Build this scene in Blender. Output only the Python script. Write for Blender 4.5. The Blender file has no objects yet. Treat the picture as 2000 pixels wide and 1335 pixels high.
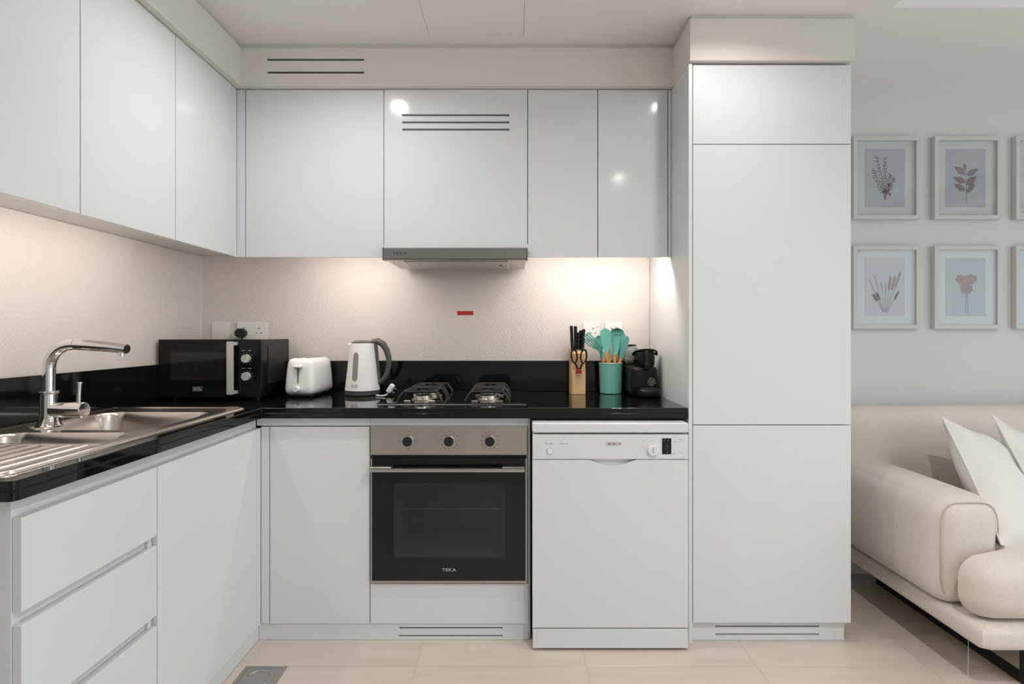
import bpy, bmesh, math, random
from mathutils import Vector, Matrix, noise
random.seed(7)
PI = math.pi
sc = bpy.context.scene
COL = sc.collection

# ---------------------------------------------------------------- camera
F, CX, CY, H = 1080.0, 1004.0, 650.0, 1.174      # focal length / vanishing point in px of the 2000x1335 frame, eye height
cam = bpy.data.cameras.new('camera')
cam.sensor_fit = 'HORIZONTAL'; cam.sensor_width = 36.0
cam.lens = F * 36.0 / 2000.0
cam.shift_x = (1000.0 - CX) / 2000.0
cam.shift_y = (CY - 667.5) / 2000.0
cam.clip_start = 0.02
camo = bpy.data.objects.new('camera', cam); COL.objects.link(camo)
camo.location = (0, 0, H); camo.rotation_euler = (PI / 2, 0, 0)
sc.camera = camo

# ---------------------------------------------------------------- world, daylight, exposure
sc.view_settings.view_transform = 'Standard'
sc.view_settings.look = 'None'
sc.view_settings.gamma = 1.0
sc.view_settings.use_curve_mapping = False
sc.view_settings.exposure = 0.12
w = bpy.data.worlds.new('world'); sc.world = w; w.use_nodes = True
w.node_tree.nodes['Background'].inputs[0].default_value = (0.80, 0.90, 1.0, 1)
w.node_tree.nodes['Background'].inputs[1].default_value = 0.4

def area_light(name, loc, rot, sx, sy, power, col):
    l = bpy.data.lights.new(name, 'AREA'); l.shape = 'RECTANGLE'; l.size = sx; l.size_y = sy
    l.energy = power; l.color = col
    o = bpy.data.objects.new(name, l); COL.objects.link(o); o.location = loc; o.rotation_euler = rot
    return o
DAY_R, DAY_S, DW, LED_L, LED_B = 4.0, 38.0, (4.9, 2.2, 13.0, 7.5, 7.5, 7.5), 26.0, 65.0
# daylight entering by the glazed openings of the living side: behind the camera, plus a side window added for light from the right
area_light('daylight_rear_window', (2.75, -2.80, 1.16), (PI / 2, 0, 0), 2.5, 2.1, DAY_R, (0.80, 0.92, 1.0))
area_light('added_side_daylight', (4.40, -0.35, 1.16), (0, PI / 2, 0), 2.1, 3.6, DAY_S, (0.80, 0.92, 1.0))
DOWNLIGHTS = [(-0.60, 1.74), (0.76, 1.74), (0.79, 0.46), (2.10, -0.20), (3.40, -0.20), (2.75, -1.50)]  # last three, over the living side, are added for ambient light

# ---------------------------------------------------------------- materials
MATS = {}
def mat(name, col, rough=0.5, metal=0.0, spec=0.5, coat=0.0, emit=None, es=0.0, trans=0.0, ior=1.45):
    if name in MATS: return MATS[name]
    m = bpy.data.materials.new(name); m.use_nodes = True
    b = m.node_tree.nodes['Principled BSDF']
    b.inputs['Base Color'].default_value = (*col, 1)
    b.inputs['Roughness'].default_value = rough
    b.inputs['Metallic'].default_value = metal
    b.inputs['Specular IOR Level'].default_value = spec
    b.inputs['Coat Weight'].default_value = coat
    b.inputs['Coat Roughness'].default_value = 0.05
    b.inputs['Transmission Weight'].default_value = trans
    b.inputs['IOR'].default_value = ior
    if emit:
        b.inputs['Emission Color'].default_value = (*emit, 1); b.inputs['Emission Strength'].default_value = es
    MATS[name] = m
    return m
def nodes_of(m):
    nt = m.node_tree
    return nt, nt.nodes['Principled BSDF']
def tex_coord(nt, scale=(1, 1, 1), rot=(0, 0, 0), kind='Object'):
    tc = nt.nodes.new('ShaderNodeTexCoord'); mp = nt.nodes.new('ShaderNodeMapping')
    mp.inputs['Scale'].default_value = scale; mp.inputs['Rotation'].default_value = rot
    nt.links.new(tc.outputs[kind], mp.inputs['Vector'])
    return mp.outputs['Vector']
def noise_col(m, c0, c1, scale, vec_scale=(1, 1, 1), detail=3, lo=0.35, hi=0.65):
    nt, b = nodes_of(m)
    v = tex_coord(nt, vec_scale)
    n = nt.nodes.new('ShaderNodeTexNoise'); n.inputs['Scale'].default_value = scale; n.inputs['Detail'].default_value = detail
    nt.links.new(v, n.inputs['Vector'])
    r = nt.nodes.new('ShaderNodeValToRGB')
    r.color_ramp.elements[0].position = lo; r.color_ramp.elements[0].color = (*c0, 1)
    r.color_ramp.elements[1].position = hi; r.color_ramp.elements[1].color = (*c1, 1)
    nt.links.new(n.outputs['Fac'], r.inputs['Fac']); nt.links.new(r.outputs['Color'], b.inputs['Base Color'])
    return r
def noise_bump(m, scale, strength, vec_scale=(1, 1, 1), dist=0.002, detail=3):
    nt, b = nodes_of(m)
    v = tex_coord(nt, vec_scale)
    n = nt.nodes.new('ShaderNodeTexNoise'); n.inputs['Scale'].default_value = scale; n.inputs['Detail'].default_value = detail
    nt.links.new(v, n.inputs['Vector'])
    bp = nt.nodes.new('ShaderNodeBump'); bp.inputs['Strength'].default_value = strength; bp.inputs['Distance'].default_value = dist
    nt.links.new(n.outputs['Fac'], bp.inputs['Height']); nt.links.new(bp.outputs['Normal'], b.inputs['Normal'])

M_door = mat('white_gloss_lacquer', (0.785, 0.795, 0.805), 0.11, spec=0.5)
M_satin = mat('white_satin_lacquer', (0.785, 0.795, 0.805), 0.36)
M_carc = mat('white_melamine', (0.78, 0.77, 0.75), 0.4)
M_paint = mat('warm_white_paint', (0.80, 0.765, 0.725), 0.75); noise_bump(M_paint, 160, 0.05)
M_ceil = mat('ceiling_paint', (0.90, 0.875, 0.85), 0.8); noise_bump(M_ceil, 150, 0.05)
M_wall = mat('living_wall_paint', (0.74, 0.735, 0.72), 0.8); noise_bump(M_wall, 150, 0.06)
M_stone = mat('black_granite', (0.006, 0.006, 0.006), 0.06, spec=0.5)
noise_col(M_stone, (0.004, 0.004, 0.004), (0.010, 0.0098, 0.0095), 260, detail=4, lo=0.45, hi=0.75)
M_steel = mat('brushed_steel', (0.50, 0.475, 0.45), 0.38, 1.0); noise_bump(M_steel, 60, 0.04, (1, 40, 40), 0.0005)
M_steel_sink = mat('satin_sink_steel', (0.62, 0.575, 0.53), 0.24, 1.0); noise_bump(M_steel_sink, 90, 0.03, (30, 1, 1), 0.0004)
M_chrome = mat('chrome', (0.78, 0.77, 0.76), 0.06, 1.0)
M_silver = mat('silver_plastic', (0.58, 0.56, 0.55), 0.32, 0.4)
M_blackgl = mat('black_gloss_plastic', (0.006, 0.0055, 0.0055), 0.09, spec=0.32)
M_blackglass = mat('black_glass', (0.006, 0.006, 0.006), 0.04)
M_blackcm = mat('black_satin_plastic', (0.008, 0.008, 0.008), 0.22, spec=0.3)
M_blackmat = mat('black_matt_plastic', (0.012, 0.012, 0.012), 0.45)
M_iron = mat('cast_iron', (0.022, 0.018, 0.016), 0.40); noise_bump(M_iron, 400, 0.15)
M_burn = mat('burner_aluminium', (0.70, 0.66, 0.60), 0.28, 1.0)
M_white = mat('white_enamel', (0.785, 0.795, 0.805), 0.22)
M_whitepl = mat('white_plastic', (0.84, 0.835, 0.83), 0.28)
M_grey = mat('grey_plastic', (0.080, 0.078, 0.076), 0.38)
M_greylight = mat('light_grey_print', (0.45, 0.45, 0.45), 0.6)
M_darkslot = mat('dark_gap_paint', (0.03, 0.028, 0.025), 0.8)  # dark colour put in for shade in slots and holes; also joint lines
M_grout = mat('tile_grout', (0.66, 0.60, 0.54), 0.9)
M_hood = mat('dark_brushed_steel', (0.34, 0.325, 0.31), 0.36, 1.0)
M_dark_print = mat('dark_print', (0.06, 0.06, 0.06), 0.6)
M_red = mat('red_sticker', (0.50, 0.015, 0.02), 0.45)
M_redtext = mat('red_print', (0.36, 0.06, 0.07), 0.5)
M_redp = mat('red_plastic', (0.30, 0.01, 0.012), 0.4)
M_led = mat('warm_led_side', (1, 0.9, 0.8), 0.5, emit=(1.0, 0.92, 0.83), es=LED_L)
M_led_b = mat('warm_led_back', (1, 0.9, 0.8), 0.5, emit=(1.0, 0.92, 0.83), es=LED_B)
M_bulb = mat('downlight_lens', (1, 0.95, 0.9), 0.5, emit=(1.0, 0.88, 0.74), es=40)
M_wood = mat('pale_wood', (0.62, 0.38, 0.18), 0.5)
noise_col(M_wood, (0.52, 0.30, 0.13), (0.74, 0.49, 0.26), 30, (6, 6, 0.5))
M_woodh = mat('beech_handle', (0.55, 0.27, 0.10), 0.5)
noise_col(M_woodh, (0.46, 0.20, 0.07), (0.64, 0.34, 0.14), 40, (6, 6, 0.5))
M_teal = mat('turquoise_silicone', (0.125, 0.40, 0.345), 0.45)
M_teal_d = mat('turquoise_pot', (0.165, 0.46, 0.40), 0.42)
M_tank = mat('smoky_tank', (0.30, 0.36, 0.33), 0.15, trans=0.5)
M_glass_w = mat('kettle_window', (0.26, 0.235, 0.23), 0.25)
M_frame = mat('cream_frame', (0.66, 0.655, 0.63), 0.5)
M_mount = mat('white_mount', (0.68, 0.685, 0.68), 0.8)
M_paper = mat('pale_blue_paper', (0.47, 0.50, 0.55), 0.8)
M_paper2 = mat('pale_lilac_paper', (0.56, 0.55, 0.60), 0.8)
M_paper3 = mat('pale_teal_paper', (0.47, 0.52, 0.55), 0.8)
M_plant = mat('mauve_print', (0.26, 0.20, 0.215), 0.8)
M_plant2 = mat('rust_print', (0.38, 0.22, 0.20), 0.8)
M_plant3 = mat('rose_print', (0.33, 0.22, 0.21), 0.8)
M_stem = mat('stem_print', (0.28, 0.28, 0.29), 0.8)
M_fabric = mat('cream_linen', (0.76, 0.69, 0.62), 0.95, spec=0.1)
noise_col(M_fabric, (0.70, 0.635, 0.57), (0.84, 0.775, 0.705), 240, (1, 1, 2.5), detail=4, lo=0.3, hi=0.7)
noise_bump(M_fabric, 260, 0.5, (1, 1, 3), 0.0015)
M_cush = mat('white_cotton', (0.84, 0.81, 0.77), 0.9, spec=0.1); noise_bump(M_cush, 300, 0.2, dist=0.001)
M_pip = mat('seam_thread', (0.55, 0.50, 0.45), 0.9)
# floor tile: sandy porcelain with faint streaks, each tile a touch different
M_tile = mat('sandy_porcelain', (0.68, 0.60, 0.53), 0.22)
def _tile():
    nt, b = nodes_of(M_tile)
    r = noise_col(M_tile, (0.635, 0.545, 0.475), (0.705, 0.625, 0.555), 3.0, (0.8, 6, 1), detail=6, lo=0.3, hi=0.72)
    oi = nt.nodes.new('ShaderNodeObjectInfo'); mr = nt.nodes.new('ShaderNodeMapRange')
    mr.inputs['To Min'].default_value = 0.96; mr.inputs['To Max'].default_value = 1.03
    hs = nt.nodes.new('ShaderNodeHueSaturation')
    nt.links.new(oi.outputs['Random'], mr.inputs['Value']); nt.links.new(mr.outputs['Result'], hs.inputs['Value'])
    nt.links.new(r.outputs['Color'], hs.inputs['Color']); nt.links.new(hs.outputs['Color'], b.inputs['Base Color'])
_tile()
# embossed backsplash panel: fine diagonal strokes
M_splash = mat('embossed_splash_panel', (0.74, 0.69, 0.66), 0.45)
M_splash_s = mat('embossed_splash_panel_side', (0.74, 0.69, 0.66), 0.45)
def _splash(M, rot, d):
    nt, b = nodes_of(M)
    v = tex_coord(nt, (1, 1, 1), rot)
    n = nt.nodes.new('ShaderNodeTexWave'); n.wave_type = 'BANDS'; n.bands_direction = d
    n.inputs['Scale'].default_value = 28; n.inputs['Distortion'].default_value = 5; n.inputs['Detail'].default_value = 2; n.inputs['Detail Scale'].default_value = 3
    nt.links.new(v, n.inputs['Vector'])
    bp = nt.nodes.new('ShaderNodeBump'); bp.inputs['Strength'].default_value = 0.4; bp.inputs['Distance'].default_value = 0.0012
    nt.links.new(n.outputs['Fac'], bp.inputs['Height']); nt.links.new(bp.outputs['Normal'], b.inputs['Normal'])
_splash(M_splash, (0, math.radians(35), 0), 'X'); _splash(M_splash_s, (math.radians(-35), 0, 0), 'Y')
# tinted oven glass / clear panes: tinted transparency under a mirror-like surface
def pane_mat(name, tint, gloss):
    m = bpy.data.materials.new(name); m.use_nodes = True; nt = m.node_tree
    for n in list(nt.nodes): nt.nodes.remove(n)
    out = nt.nodes.new('ShaderNodeOutputMaterial'); mx = nt.nodes.new('ShaderNodeMixShader')
    t = nt.nodes.new('ShaderNodeBsdfTransparent'); t.inputs[0].default_value = (*tint, 1)
    g = nt.nodes.new('ShaderNodeBsdfGlossy'); g.inputs['Roughness'].default_value = 0.03
    mx.inputs[0].default_value = gloss
    nt.links.new(t.outputs[0], mx.inputs[1]); nt.links.new(g.outputs[0], mx.inputs[2]); nt.links.new(mx.outputs[0], out.inputs[0])
    return m
M_ovenglass = pane_mat('tinted_oven_glass', (0.56, 0.55, 0.54), 0.05)
M_pane = pane_mat('clear_pane', (0.97, 0.98, 0.98), 0.04)
M_cavity = mat('oven_cavity_enamel', (0.42, 0.40, 0.37), 0.5)

# ---------------------------------------------------------------- helpers
ROOT = {}                                     # object name -> world matrix of its thing
def at(px, py, Y):
    return Vector(((px - CX) / F * Y, Y, H - (py - CY) / F * Y))
def thing(name, label, cat, loc=(0, 0, 0), rz=0.0, group=None):
    o = bpy.data.objects.new(name, None); COL.objects.link(o)
    o.location = loc; o.rotation_euler = (0, 0, rz); o.empty_display_size = 0.05
    o['label'] = label; o['category'] = cat
    if group: o['group'] = group
    ROOT[o.name] = Matrix.Translation(Vector(loc)) @ Matrix.Rotation(rz, 4, 'Z')
    return o
def tag(o, label, cat, group=None):
    o['label'] = label; o['category'] = cat
    if group: o['group'] = group
    return o
def part(name, bm, m, parent=None, local=False, smooth=True, label=None):
    """link bm as one mesh; shapes are given in world space unless local (space of the thing)"""
    M = ROOT.get(parent.name) if parent is not None else None
    if M is not None and not local: bm.transform(M.inverted())
    me = bpy.data.meshes.new(name)
    bmesh.ops.recalc_face_normals(bm, faces=bm.faces[:])
    bm.to_mesh(me); bm.free()
    me.materials.append(m)
    if smooth:
        me.shade_smooth(); me.set_sharp_from_angle(angle=math.radians(35))
    o = bpy.data.objects.new(name, me); COL.objects.link(o)
    if smooth and len(me.polygons) <= 140:      # keep the large faces of bevelled boards truly flat
        wn = o.modifiers.new('flat_faces', 'WEIGHTED_NORMAL'); wn.mode = 'FACE_AREA'; wn.weight = 100; wn.keep_sharp = True
    if parent is not None:
        o.parent = parent
        if M is not None: ROOT[o.name] = M
    if label: o['label'] = label
    return o
def structure(name, bm, m, parent=None):
    o = part(name, bm, m, parent)
    if parent is None:
        o['kind'] = 'structure'
        ROOT[o.name] = Matrix.Identity(4)
    return o
def new(): return bmesh.new()
def box(lo, hi, bev=0.0, seg=2, bm=None):
    bm = bm if bm is not None else bmesh.new()
    r = bmesh.ops.create_cube(bm, size=1.0)
    c = [(lo[i] + hi[i]) / 2 for i in range(3)]; s = [abs(hi[i] - lo[i]) for i in range(3)]
    for v in r['verts']: v.co = Vector((v.co[i] * s[i] + c[i] for i in range(3)))
    if bev > 0:
        es = list({e for v in r['verts'] for e in v.link_edges})
        bmesh.ops.bevel(bm, geom=es, offset=min(bev, min(s) * 0.49), segments=seg, affect='EDGES', profile=0.5)
    return bm
def cells(us, vs, filled, w0, w1, axes='XYZ', bm=None):
    """rectilinear solid: cells of a grid in two axes, extruded along the third; us along axes[0], vs along axes[1]"""
    bm = bm if bm is not None else bmesh.new()
    ax = ['XYZ'.index(c) for c in axes]
    cache = {}
    def V(i, j, k):
        if (i, j, k) not in cache:
            p = [0, 0, 0]; p[ax[0]] = us[i]; p[ax[1]] = vs[j]; p[ax[2]] = (w0, w1)[k]
            cache[(i, j, k)] = bm.verts.new(p)
        return cache[(i, j, k)]
    nu, nv = len(us) - 1, len(vs) - 1
    def on(i, j): return 0 <= i < nu and 0 <= j < nv and filled(i, j)
    for i in range(nu):
        for j in range(nv):
            if not on(i, j): continue
            for k in (0, 1): bm.faces.new([V(i, j, k), V(i + 1, j, k), V(i + 1, j + 1, k), V(i, j + 1, k)])
            if not on(i - 1, j): bm.faces.new([V(i, j, 0), V(i, j + 1, 0), V(i, j + 1, 1), V(i, j, 1)])
            if not on(i + 1, j): bm.faces.new([V(i + 1, j, 0), V(i + 1, j + 1, 0), V(i + 1, j + 1, 1), V(i + 1, j, 1)])
            if not on(i, j - 1): bm.faces.new([V(i, j, 0), V(i + 1, j, 0), V(i + 1, j, 1), V(i, j, 1)])
            if not on(i, j + 1): bm.faces.new([V(i, j + 1, 0), V(i + 1, j + 1, 0), V(i + 1, j + 1, 1), V(i, j + 1, 1)])
    return bm
def slotted(u0, u1, z0, z1, slots, w0, w1, axes='XZY'):
    """board with horizontal slots [(ua, ub, za, zb), ...] sharing one u range"""
    us = [u0, slots[0][0], slots[0][1], u1]
    zs = [z0] + [z for s in sorted(slots, key=lambda s: s[2]) for z in (s[2], s[3])] + [z1]
    return cells(us, zs, lambda i, j: not (i == 1 and j % 2 == 1), w0, w1, axes)
def tube(pts, r, n=12, bm=None, caps=True, closed=False):
    bm = bm if bm is not None else bmesh.new()
    pts = [Vector(p) for p in pts]; N = len(pts)
    rs = r if isinstance(r, (list, tuple)) else [r] * N
    rings = []; up = None
    for i, p in enumerate(pts):
        if closed: t = pts[(i + 1) % N] - pts[i - 1]
        else: t = pts[min(i + 1, N - 1)] - pts[max(i - 1, 0)]
        t.normalize()
        if up is None:
            up = t.orthogonal().normalized()
        else:
            up = (up - t * up.dot(t)).normalized()
        b = t.cross(up)
        rings.append([bm.verts.new(p + (up * math.cos(a) + b * math.sin(a)) * rs[i]) for a in [2 * PI * k / n for k in range(n)]])
    for i in range(N if closed else N - 1):
        A, B = rings[i], rings[(i + 1) % N]
        for k in range(n): bm.faces.new([A[k], A[(k + 1) % n], B[(k + 1) % n], B[k]])
    if caps and not closed:
        bm.faces.new(rings[0]); bm.faces.new(rings[-1])
    return bm
def lathe(prof, c=(0, 0, 0), n=40, axis='Z', bm=None, sx=1.0):
    bm = bm if bm is not None else bmesh.new()
    rings = []
    for r, z in prof:
        ring = []
        for k in range(n):
            a = 2 * PI * k / n
            x, y = r * math.cos(a) * sx, r * math.sin(a)
            q = {'Z': (x, y, z), 'Y': (x, z, y), 'X': (z, x, y)}[axis]
            ring.append(bm.verts.new((c[0] + q[0], c[1] + q[1], c[2] + q[2])))
        rings.append(ring)
    for A, B in zip(rings, rings[1:]):
        for k in range(n): bm.faces.new([A[k], A[(k + 1) % n], B[(k + 1) % n], B[k]])
    bm.faces.new(rings[0]); bm.faces.new(rings[-1])
    return bm
def prism(poly, w0, w1, axes='XZY', bm=None, bev=0.0):
    bm = bm if bm is not None else bmesh.new()
    ax = ['XYZ'.index(c) for c in axes]
    def mk(w):
        out = []
        for u, v in poly:
            p = [0, 0, 0]; p[ax[0]] = u; p[ax[1]] = v; p[ax[2]] = w
            out.append(bm.verts.new(p))
        return out
    A, B = mk(w0), mk(w1)
    fs = [bm.faces.new(A), bm.faces.new(B)]
    n = len(poly)
    for k in range(n): bm.faces.new([A[k], A[(k + 1) % n], B[(k + 1) % n], B[k]])
    if bev:
        bmesh.ops.bevel(bm, geom=list({e for f in fs for e in f.edges}), offset=bev, segments=2, affect='EDGES', profile=0.5)
    return bm
def softbox(lo, hi, r, bulge=(0, 0, 0), n=14, wob=0.0, seed=0, taper=0.0):
    """upholstered block: rounded box with puffed faces"""
    bm = bmesh.new(); bmesh.ops.create_cube(bm, size=2.0)
    bmesh.ops.subdivide_edges(bm, edges=bm.edges[:], cuts=n, use_grid_fill=True)
    c = Vector([(lo[i] + hi[i]) / 2 for i in range(3)]); h = [abs(hi[i] - lo[i]) / 2 for i in range(3)]
    for v in bm.verts:
        p = v.co.copy()
        # crowd samples to the edges so the rounding stays smooth
        q = Vector([math.copysign(1 - (1 - abs(t)) ** 1.6, t) for t in p])
        core = Vector([max(-(h[i] - r), min(h[i] - r, q[i] * h[i])) for i in range(3)])
        d = Vector([q[i] * h[i] for i in range(3)]) - core
        if d.length > 1e-9: d = d.normalized() * r
        o = core + d
        for i in range(3):
            j, k = (i + 1) % 3, (i + 2) % 3
            o[i] += bulge[i] * q[i] * (1 - q[j] ** 2) * (1 - q[k] ** 2)
        if taper: o.x *= 1 - taper * (q[2] * 0.5 + 0.5); o.y *= 1 - taper * (q[2] * 0.5 + 0.5)
        if wob:
            o += Vector([(noise.noise((c + o) * 9 + Vector((seed, i * 7, 3)))) * wob for i in range(3)])
        v.co = c + o
    return bm
def text_bm(txt, size, origin, m_rot, extrude=0.0004, align='CENTER', stretch=1.0):
    cu = bpy.data.curves.new('lettering', 'FONT'); cu.body = txt; cu.size = size; cu.align_x = align; cu.align_y = 'CENTER'; cu.extrude = extrude
    o = bpy.data.objects.new('lettering', cu)
    me = bpy.data.meshes.new_from_object(o)
    bm = bmesh.new(); bm.from_mesh(me)
    for v in bm.verts: v.co.x *= stretch
    bm.transform(Matrix.Translation(Vector(origin)) @ m_rot)
    bpy.data.meshes.remove(me); bpy.data.objects.remove(o); bpy.data.curves.remove(cu)
    return bm
FRONT = Matrix.Rotation(PI / 2, 4, 'X')
def copy_tree(root, loc, rz=None):
    r = root.copy(); COL.objects.link(r); r.location = loc
    if rz is not None: r.rotation_euler = (0, 0, rz)
    for ch in root.children:
        if ch.type == 'LIGHT': continue
        c = ch.copy(); COL.objects.link(c); c.parent = r
        for g in ch.children:
            d = g.copy(); COL.objects.link(d); d.parent = c
    return r

# ---------------------------------------------------------------- key planes (metres)
XL, YW, ZC = -1.535, 2.70, 2.37               # left wall, back wall, ceiling
XR, YR = 4.455, -2.85                         # right wall, wall behind the camera
YB, XB = 2.110, -0.965                        # base door faces: back run, left run
YU, XU = 2.318, -1.159                        # upper door faces
YT, XT0, XT1 = 2.089, 0.660, 1.273            # tall unit face, left and right side
ZW0, ZW1 = 0.851, 0.891                       # worktop
ZU0, ZU1, ZUB = 1.492, 2.193, 1.550           # upper doors bottom/top, underside of upper boxes
T = 0.018                                     # board

# ================================================================ STRUCTURE
fl = structure('floor', box((XL - 0.1, YR - 0.1, -0.10), (XR + 0.1, YW + 0.1, -0.0010)), M_grout)
xs = [XL] + [-0.945 + 0.6 * k for k in range(10)]
ys = [YR + 0.6 * k for k in range(10)] + [YW]
tile_mesh = {}
for i in range(len(xs) - 1):
    for j in range(len(ys) - 1):
        sx, sy = round(xs[i + 1] - xs[i], 3), round(ys[j + 1] - ys[j], 3)
        if (sx, sy) not in tile_mesh:
            g = 0.0006
            tmp = part('tile', box((-sx / 2 + g, -sy / 2 + g, -0.0010), (sx / 2 - g, sy / 2 - g, 0.0), 0.0006, 1), M_tile, fl, local=True)
            tile_mesh[(sx, sy)] = tmp.data; t = tmp
        else:
            t = bpy.data.objects.new('tile', tile_mesh[(sx, sy)]); COL.objects.link(t); t.parent = fl
        t.location = ((xs[i] + xs[i + 1]) / 2, (ys[j] + ys[j + 1]) / 2, 0)

structure('wall_back', box((XL - 0.1, YW, -0.1), (XR + 0.1, YW + 0.1, 2.75)), M_wall)
structure('wall_left', box((XL - 0.1, YR - 0.1, -0.1), (XL, YW, 2.75)), M_wall)
wy0, wy1, wz0_, wz1_ = -2.20, 1.50, 0.08, 2.24
structure('wall_right', cells([YR - .1, wy0, wy1, YW], [-.1, wz0_, wz1_, 2.75], lambda i, j: not (i == 1 and j == 1), XR, XR + .1, 'YZX'), M_wall)
f = new(); ym_ = (wy0 + wy1) / 2
for q in ((wy0, wy0 + .05, wz0_, wz1_), (wy1 - .05, wy1, wz0_, wz1_), (wy0 + .05, wy1 - .05, wz0_, wz0_ + .05), (wy0 + .05, wy1 - .05, wz1_ - .05, wz1_), (ym_ - .03, ym_ + .03, wz0_ + .05, wz1_ - .05)):
    box((XR + .03, q[0], q[2]), (XR + .08, q[1], q[3]), 0.003, 1, f)
wo = structure('window_2', f, M_frame)  # unseen side window, added to bring in light from the right
for q in ((wy0 + .05, ym_ - .03), (ym_ + .03, wy1 - .05)): part('pane', box((XR + .052, q[0], wz0_ + .05), (XR + .058, q[1], wz1_ - .05)), M_pane, wo)
# wall behind the camera with one glazed opening
wins = [(1.50, 4.00, 0.08, 2.24)]
ux = [XL, wins[0][0], wins[0][1], XR]
uz = [-0.1, wins[0][2], wins[0][3], 2.75]
structure('wall_rear', cells(ux, uz, lambda i, j: not (i == 1 and j == 1), YR - 0.10, YR, 'XZY'), M_wall)
for n, (a, b, c, d) in enumerate(wins):
    f = new()
    for q in ((a, a + .05, c, d), (b - .05, b, c, d), (a + .05, b - .05, c, c + .05), (a + .05, b - .05, d - .05, d), ((a + b) / 2 - .03, (a + b) / 2 + .03, c + .05, d - .05)):
        box((q[0], YR - .08, q[2]), (q[1], YR - .03, q[3]), 0.003, 1, f)
    wo = structure('window_%d' % (n + 1), f, M_frame)
    for q in ((a + .05, (a + b) / 2 - .03), ((a + b) / 2 + .03, b - .05)):
        part('pane', box((q[0], YR - .058, c + .05), (q[1], YR - .052, d - .05)), M_pane, wo)
# ceiling: flat board with a raised tray over the living side and a flush access panel over the kitchen
ap = (-0.342, 0.039, 1.78, 2.227)
cxs = [XL, ap[0], ap[1], 1.39, 4.15, XR]; cys = [YR, -2.45, ap[2], 2.035, ap[3], YW]
def ceil_on(i, j):
    if i == 1 and j in (2, 3): return False
    if i == 3 and j in (1, 2): return False
    return True
cb = cells(cxs, cys, ceil_on, ZC, ZC + 0.03)
for lo, hi in (((1.37, 2.035, ZC + .03), (4.17, 2.055, ZC + .20)), ((1.37, -2.47, ZC + .03), (4.17, -2.45, ZC + .20)),
               ((1.37, -2.45, ZC + .03), (1.39, 2.035, ZC + .20)), ((4.15, -2.45, ZC + .03), (4.17, 2.035, ZC + .20)),
               ((1.37, -2.47, ZC + .20), (4.17, 2.055, ZC + .22))):
    box(lo, hi, bm=cb)
box((ap[0] - .02, ap[2] - .02, ZC + .031), (ap[1] + .02, ap[3] + .02, ZC + .05), bm=cb)
ce = structure('ceiling', cb, M_ceil)
part('access_panel', box((ap[0] + .0009, ap[2] + .0009, ZC + .0001), (ap[1] - .0009, ap[3] - .0004, ZC + .028), 0.0004, 1), M_ceil, ce)
# the painted bulkhead over the wall units: hollow board fronts, with a shadow gap at the ceiling
YBK, XBK, ZBK = 2.290, -1.132, 2.196
sl = [(at(521, 0, YBK).x, at(711, 0, YBK).x, at(0, 143.5, YBK).z, at(0, 139, YBK).z), (at(521, 0, YBK).x, at(711, 0, YBK).x, at(0, 118.5, YBK).z, at(0, 114, YBK).z)]
bb = slotted(XBK, XT0, ZBK, ZC - 0.016, sl, YBK, YBK + 0.012)
box((XBK - .012, 1.0, ZBK), (XBK, YBK + .012, ZC - 0.016), bm=bb)                     # left face
box((XBK - .012, YBK + .012, ZBK), (XT0, YW, ZBK + .01), bm=bb)                         # underside back
box((XL, 1.0, ZBK), (XBK - .012, YW, ZBK + .01), bm=bb)                                 # underside left
box((XL, 1.0, ZBK + .01), (XBK - .012, 1.012, ZC - .016), bm=bb)                      # near end
box((XBK - .012, YBK + .010, ZC - .016), (XT0 + .02, YBK + .02, ZC), bm=bb)           # recessed neck under the ceiling
box((XBK - .022, 1.01, ZC - .016), (XBK - .012, YBK + .02, ZC), bm=bb)
structure('trim_1', bb, M_paint)
YTK = 2.074
b2 = box((XT0, YTK, ZBK), (1.278, YW, ZC - 0.016), 0.0015, 1)
box((XT0 + .01, YTK + .012, ZC - .016), (1.268, YW, ZC), bm=b2)
structure('trim_2', b2, M_paint)
# backsplash boards and the pale corner bead
bs = tag(part('backsplash_panel', box((XL + 0.016, YW - 0.010, ZW1 + .001), (XT0 - .001, YW - .0005, ZUB - .001)), M_splash), 'embossed pale backsplash board on the wall behind hob and kettle', 'backsplash')
bl = tag(part('backsplash_panel', box((XL + .0005, 1.0, ZW1 + .001), (XL + .010, YW - .0005, ZUB - .001)), M_splash_s), 'embossed pale backsplash board on the side wall behind the tap', 'backsplash')
xc = at(392.5, 0, YW - .012).x
tag(part('corner_bead', box((xc - .006, YW - .020, 1.042), (xc + .006, YW - .0105, ZUB - .001), 0.002), M_carc), 'slim pale corner strip where the two backsplash boards meet', 'trim')

# ================================================================ CABINETS
def carcass(name, lo, hi, root, open_axis='-Y', top=True, mat_=M_carc):
    """hollow box of boards, open to the front"""
    x0, y0, z0 = lo; x1, y1, z1 = hi; bm = new()
    box((x0, y0, z0), (x1, y1, z0 + T), bm=bm)
    if top: box((x0, y0, z1 - T), (x1, y1, z1), bm=bm)
    if open_axis == '-Y':
        box((x0, y0, z0 + T), (x0 + T, y1, z1 - (T if top else 0)), bm=bm); box((x1 - T, y0, z0 + T), (x1, y1, z1 - (T if top else 0)), bm=bm)
        box((x0 + T, y1 - .008, z0 + T), (x1 - T, y1, z1 - T), bm=bm)
    else:
        box((x0, y0, z0 + T), (x1, y0 + T, z1 - (T if top else 0)), bm=bm); box((x0, y1 - T, z0 + T), (x1, y1, z1 - (T if top else 0)), bm=bm)
        box((x0, y0 + T, z0 + T), (x0 + .008, y1 - T, z1 - T), bm=bm)
    return part(name, bm, mat_, root)
G = 0.0016                                    # half of a door gap
ZD0, ZD1 = 0.066, 0.8165                      # base door bottom / top
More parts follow.
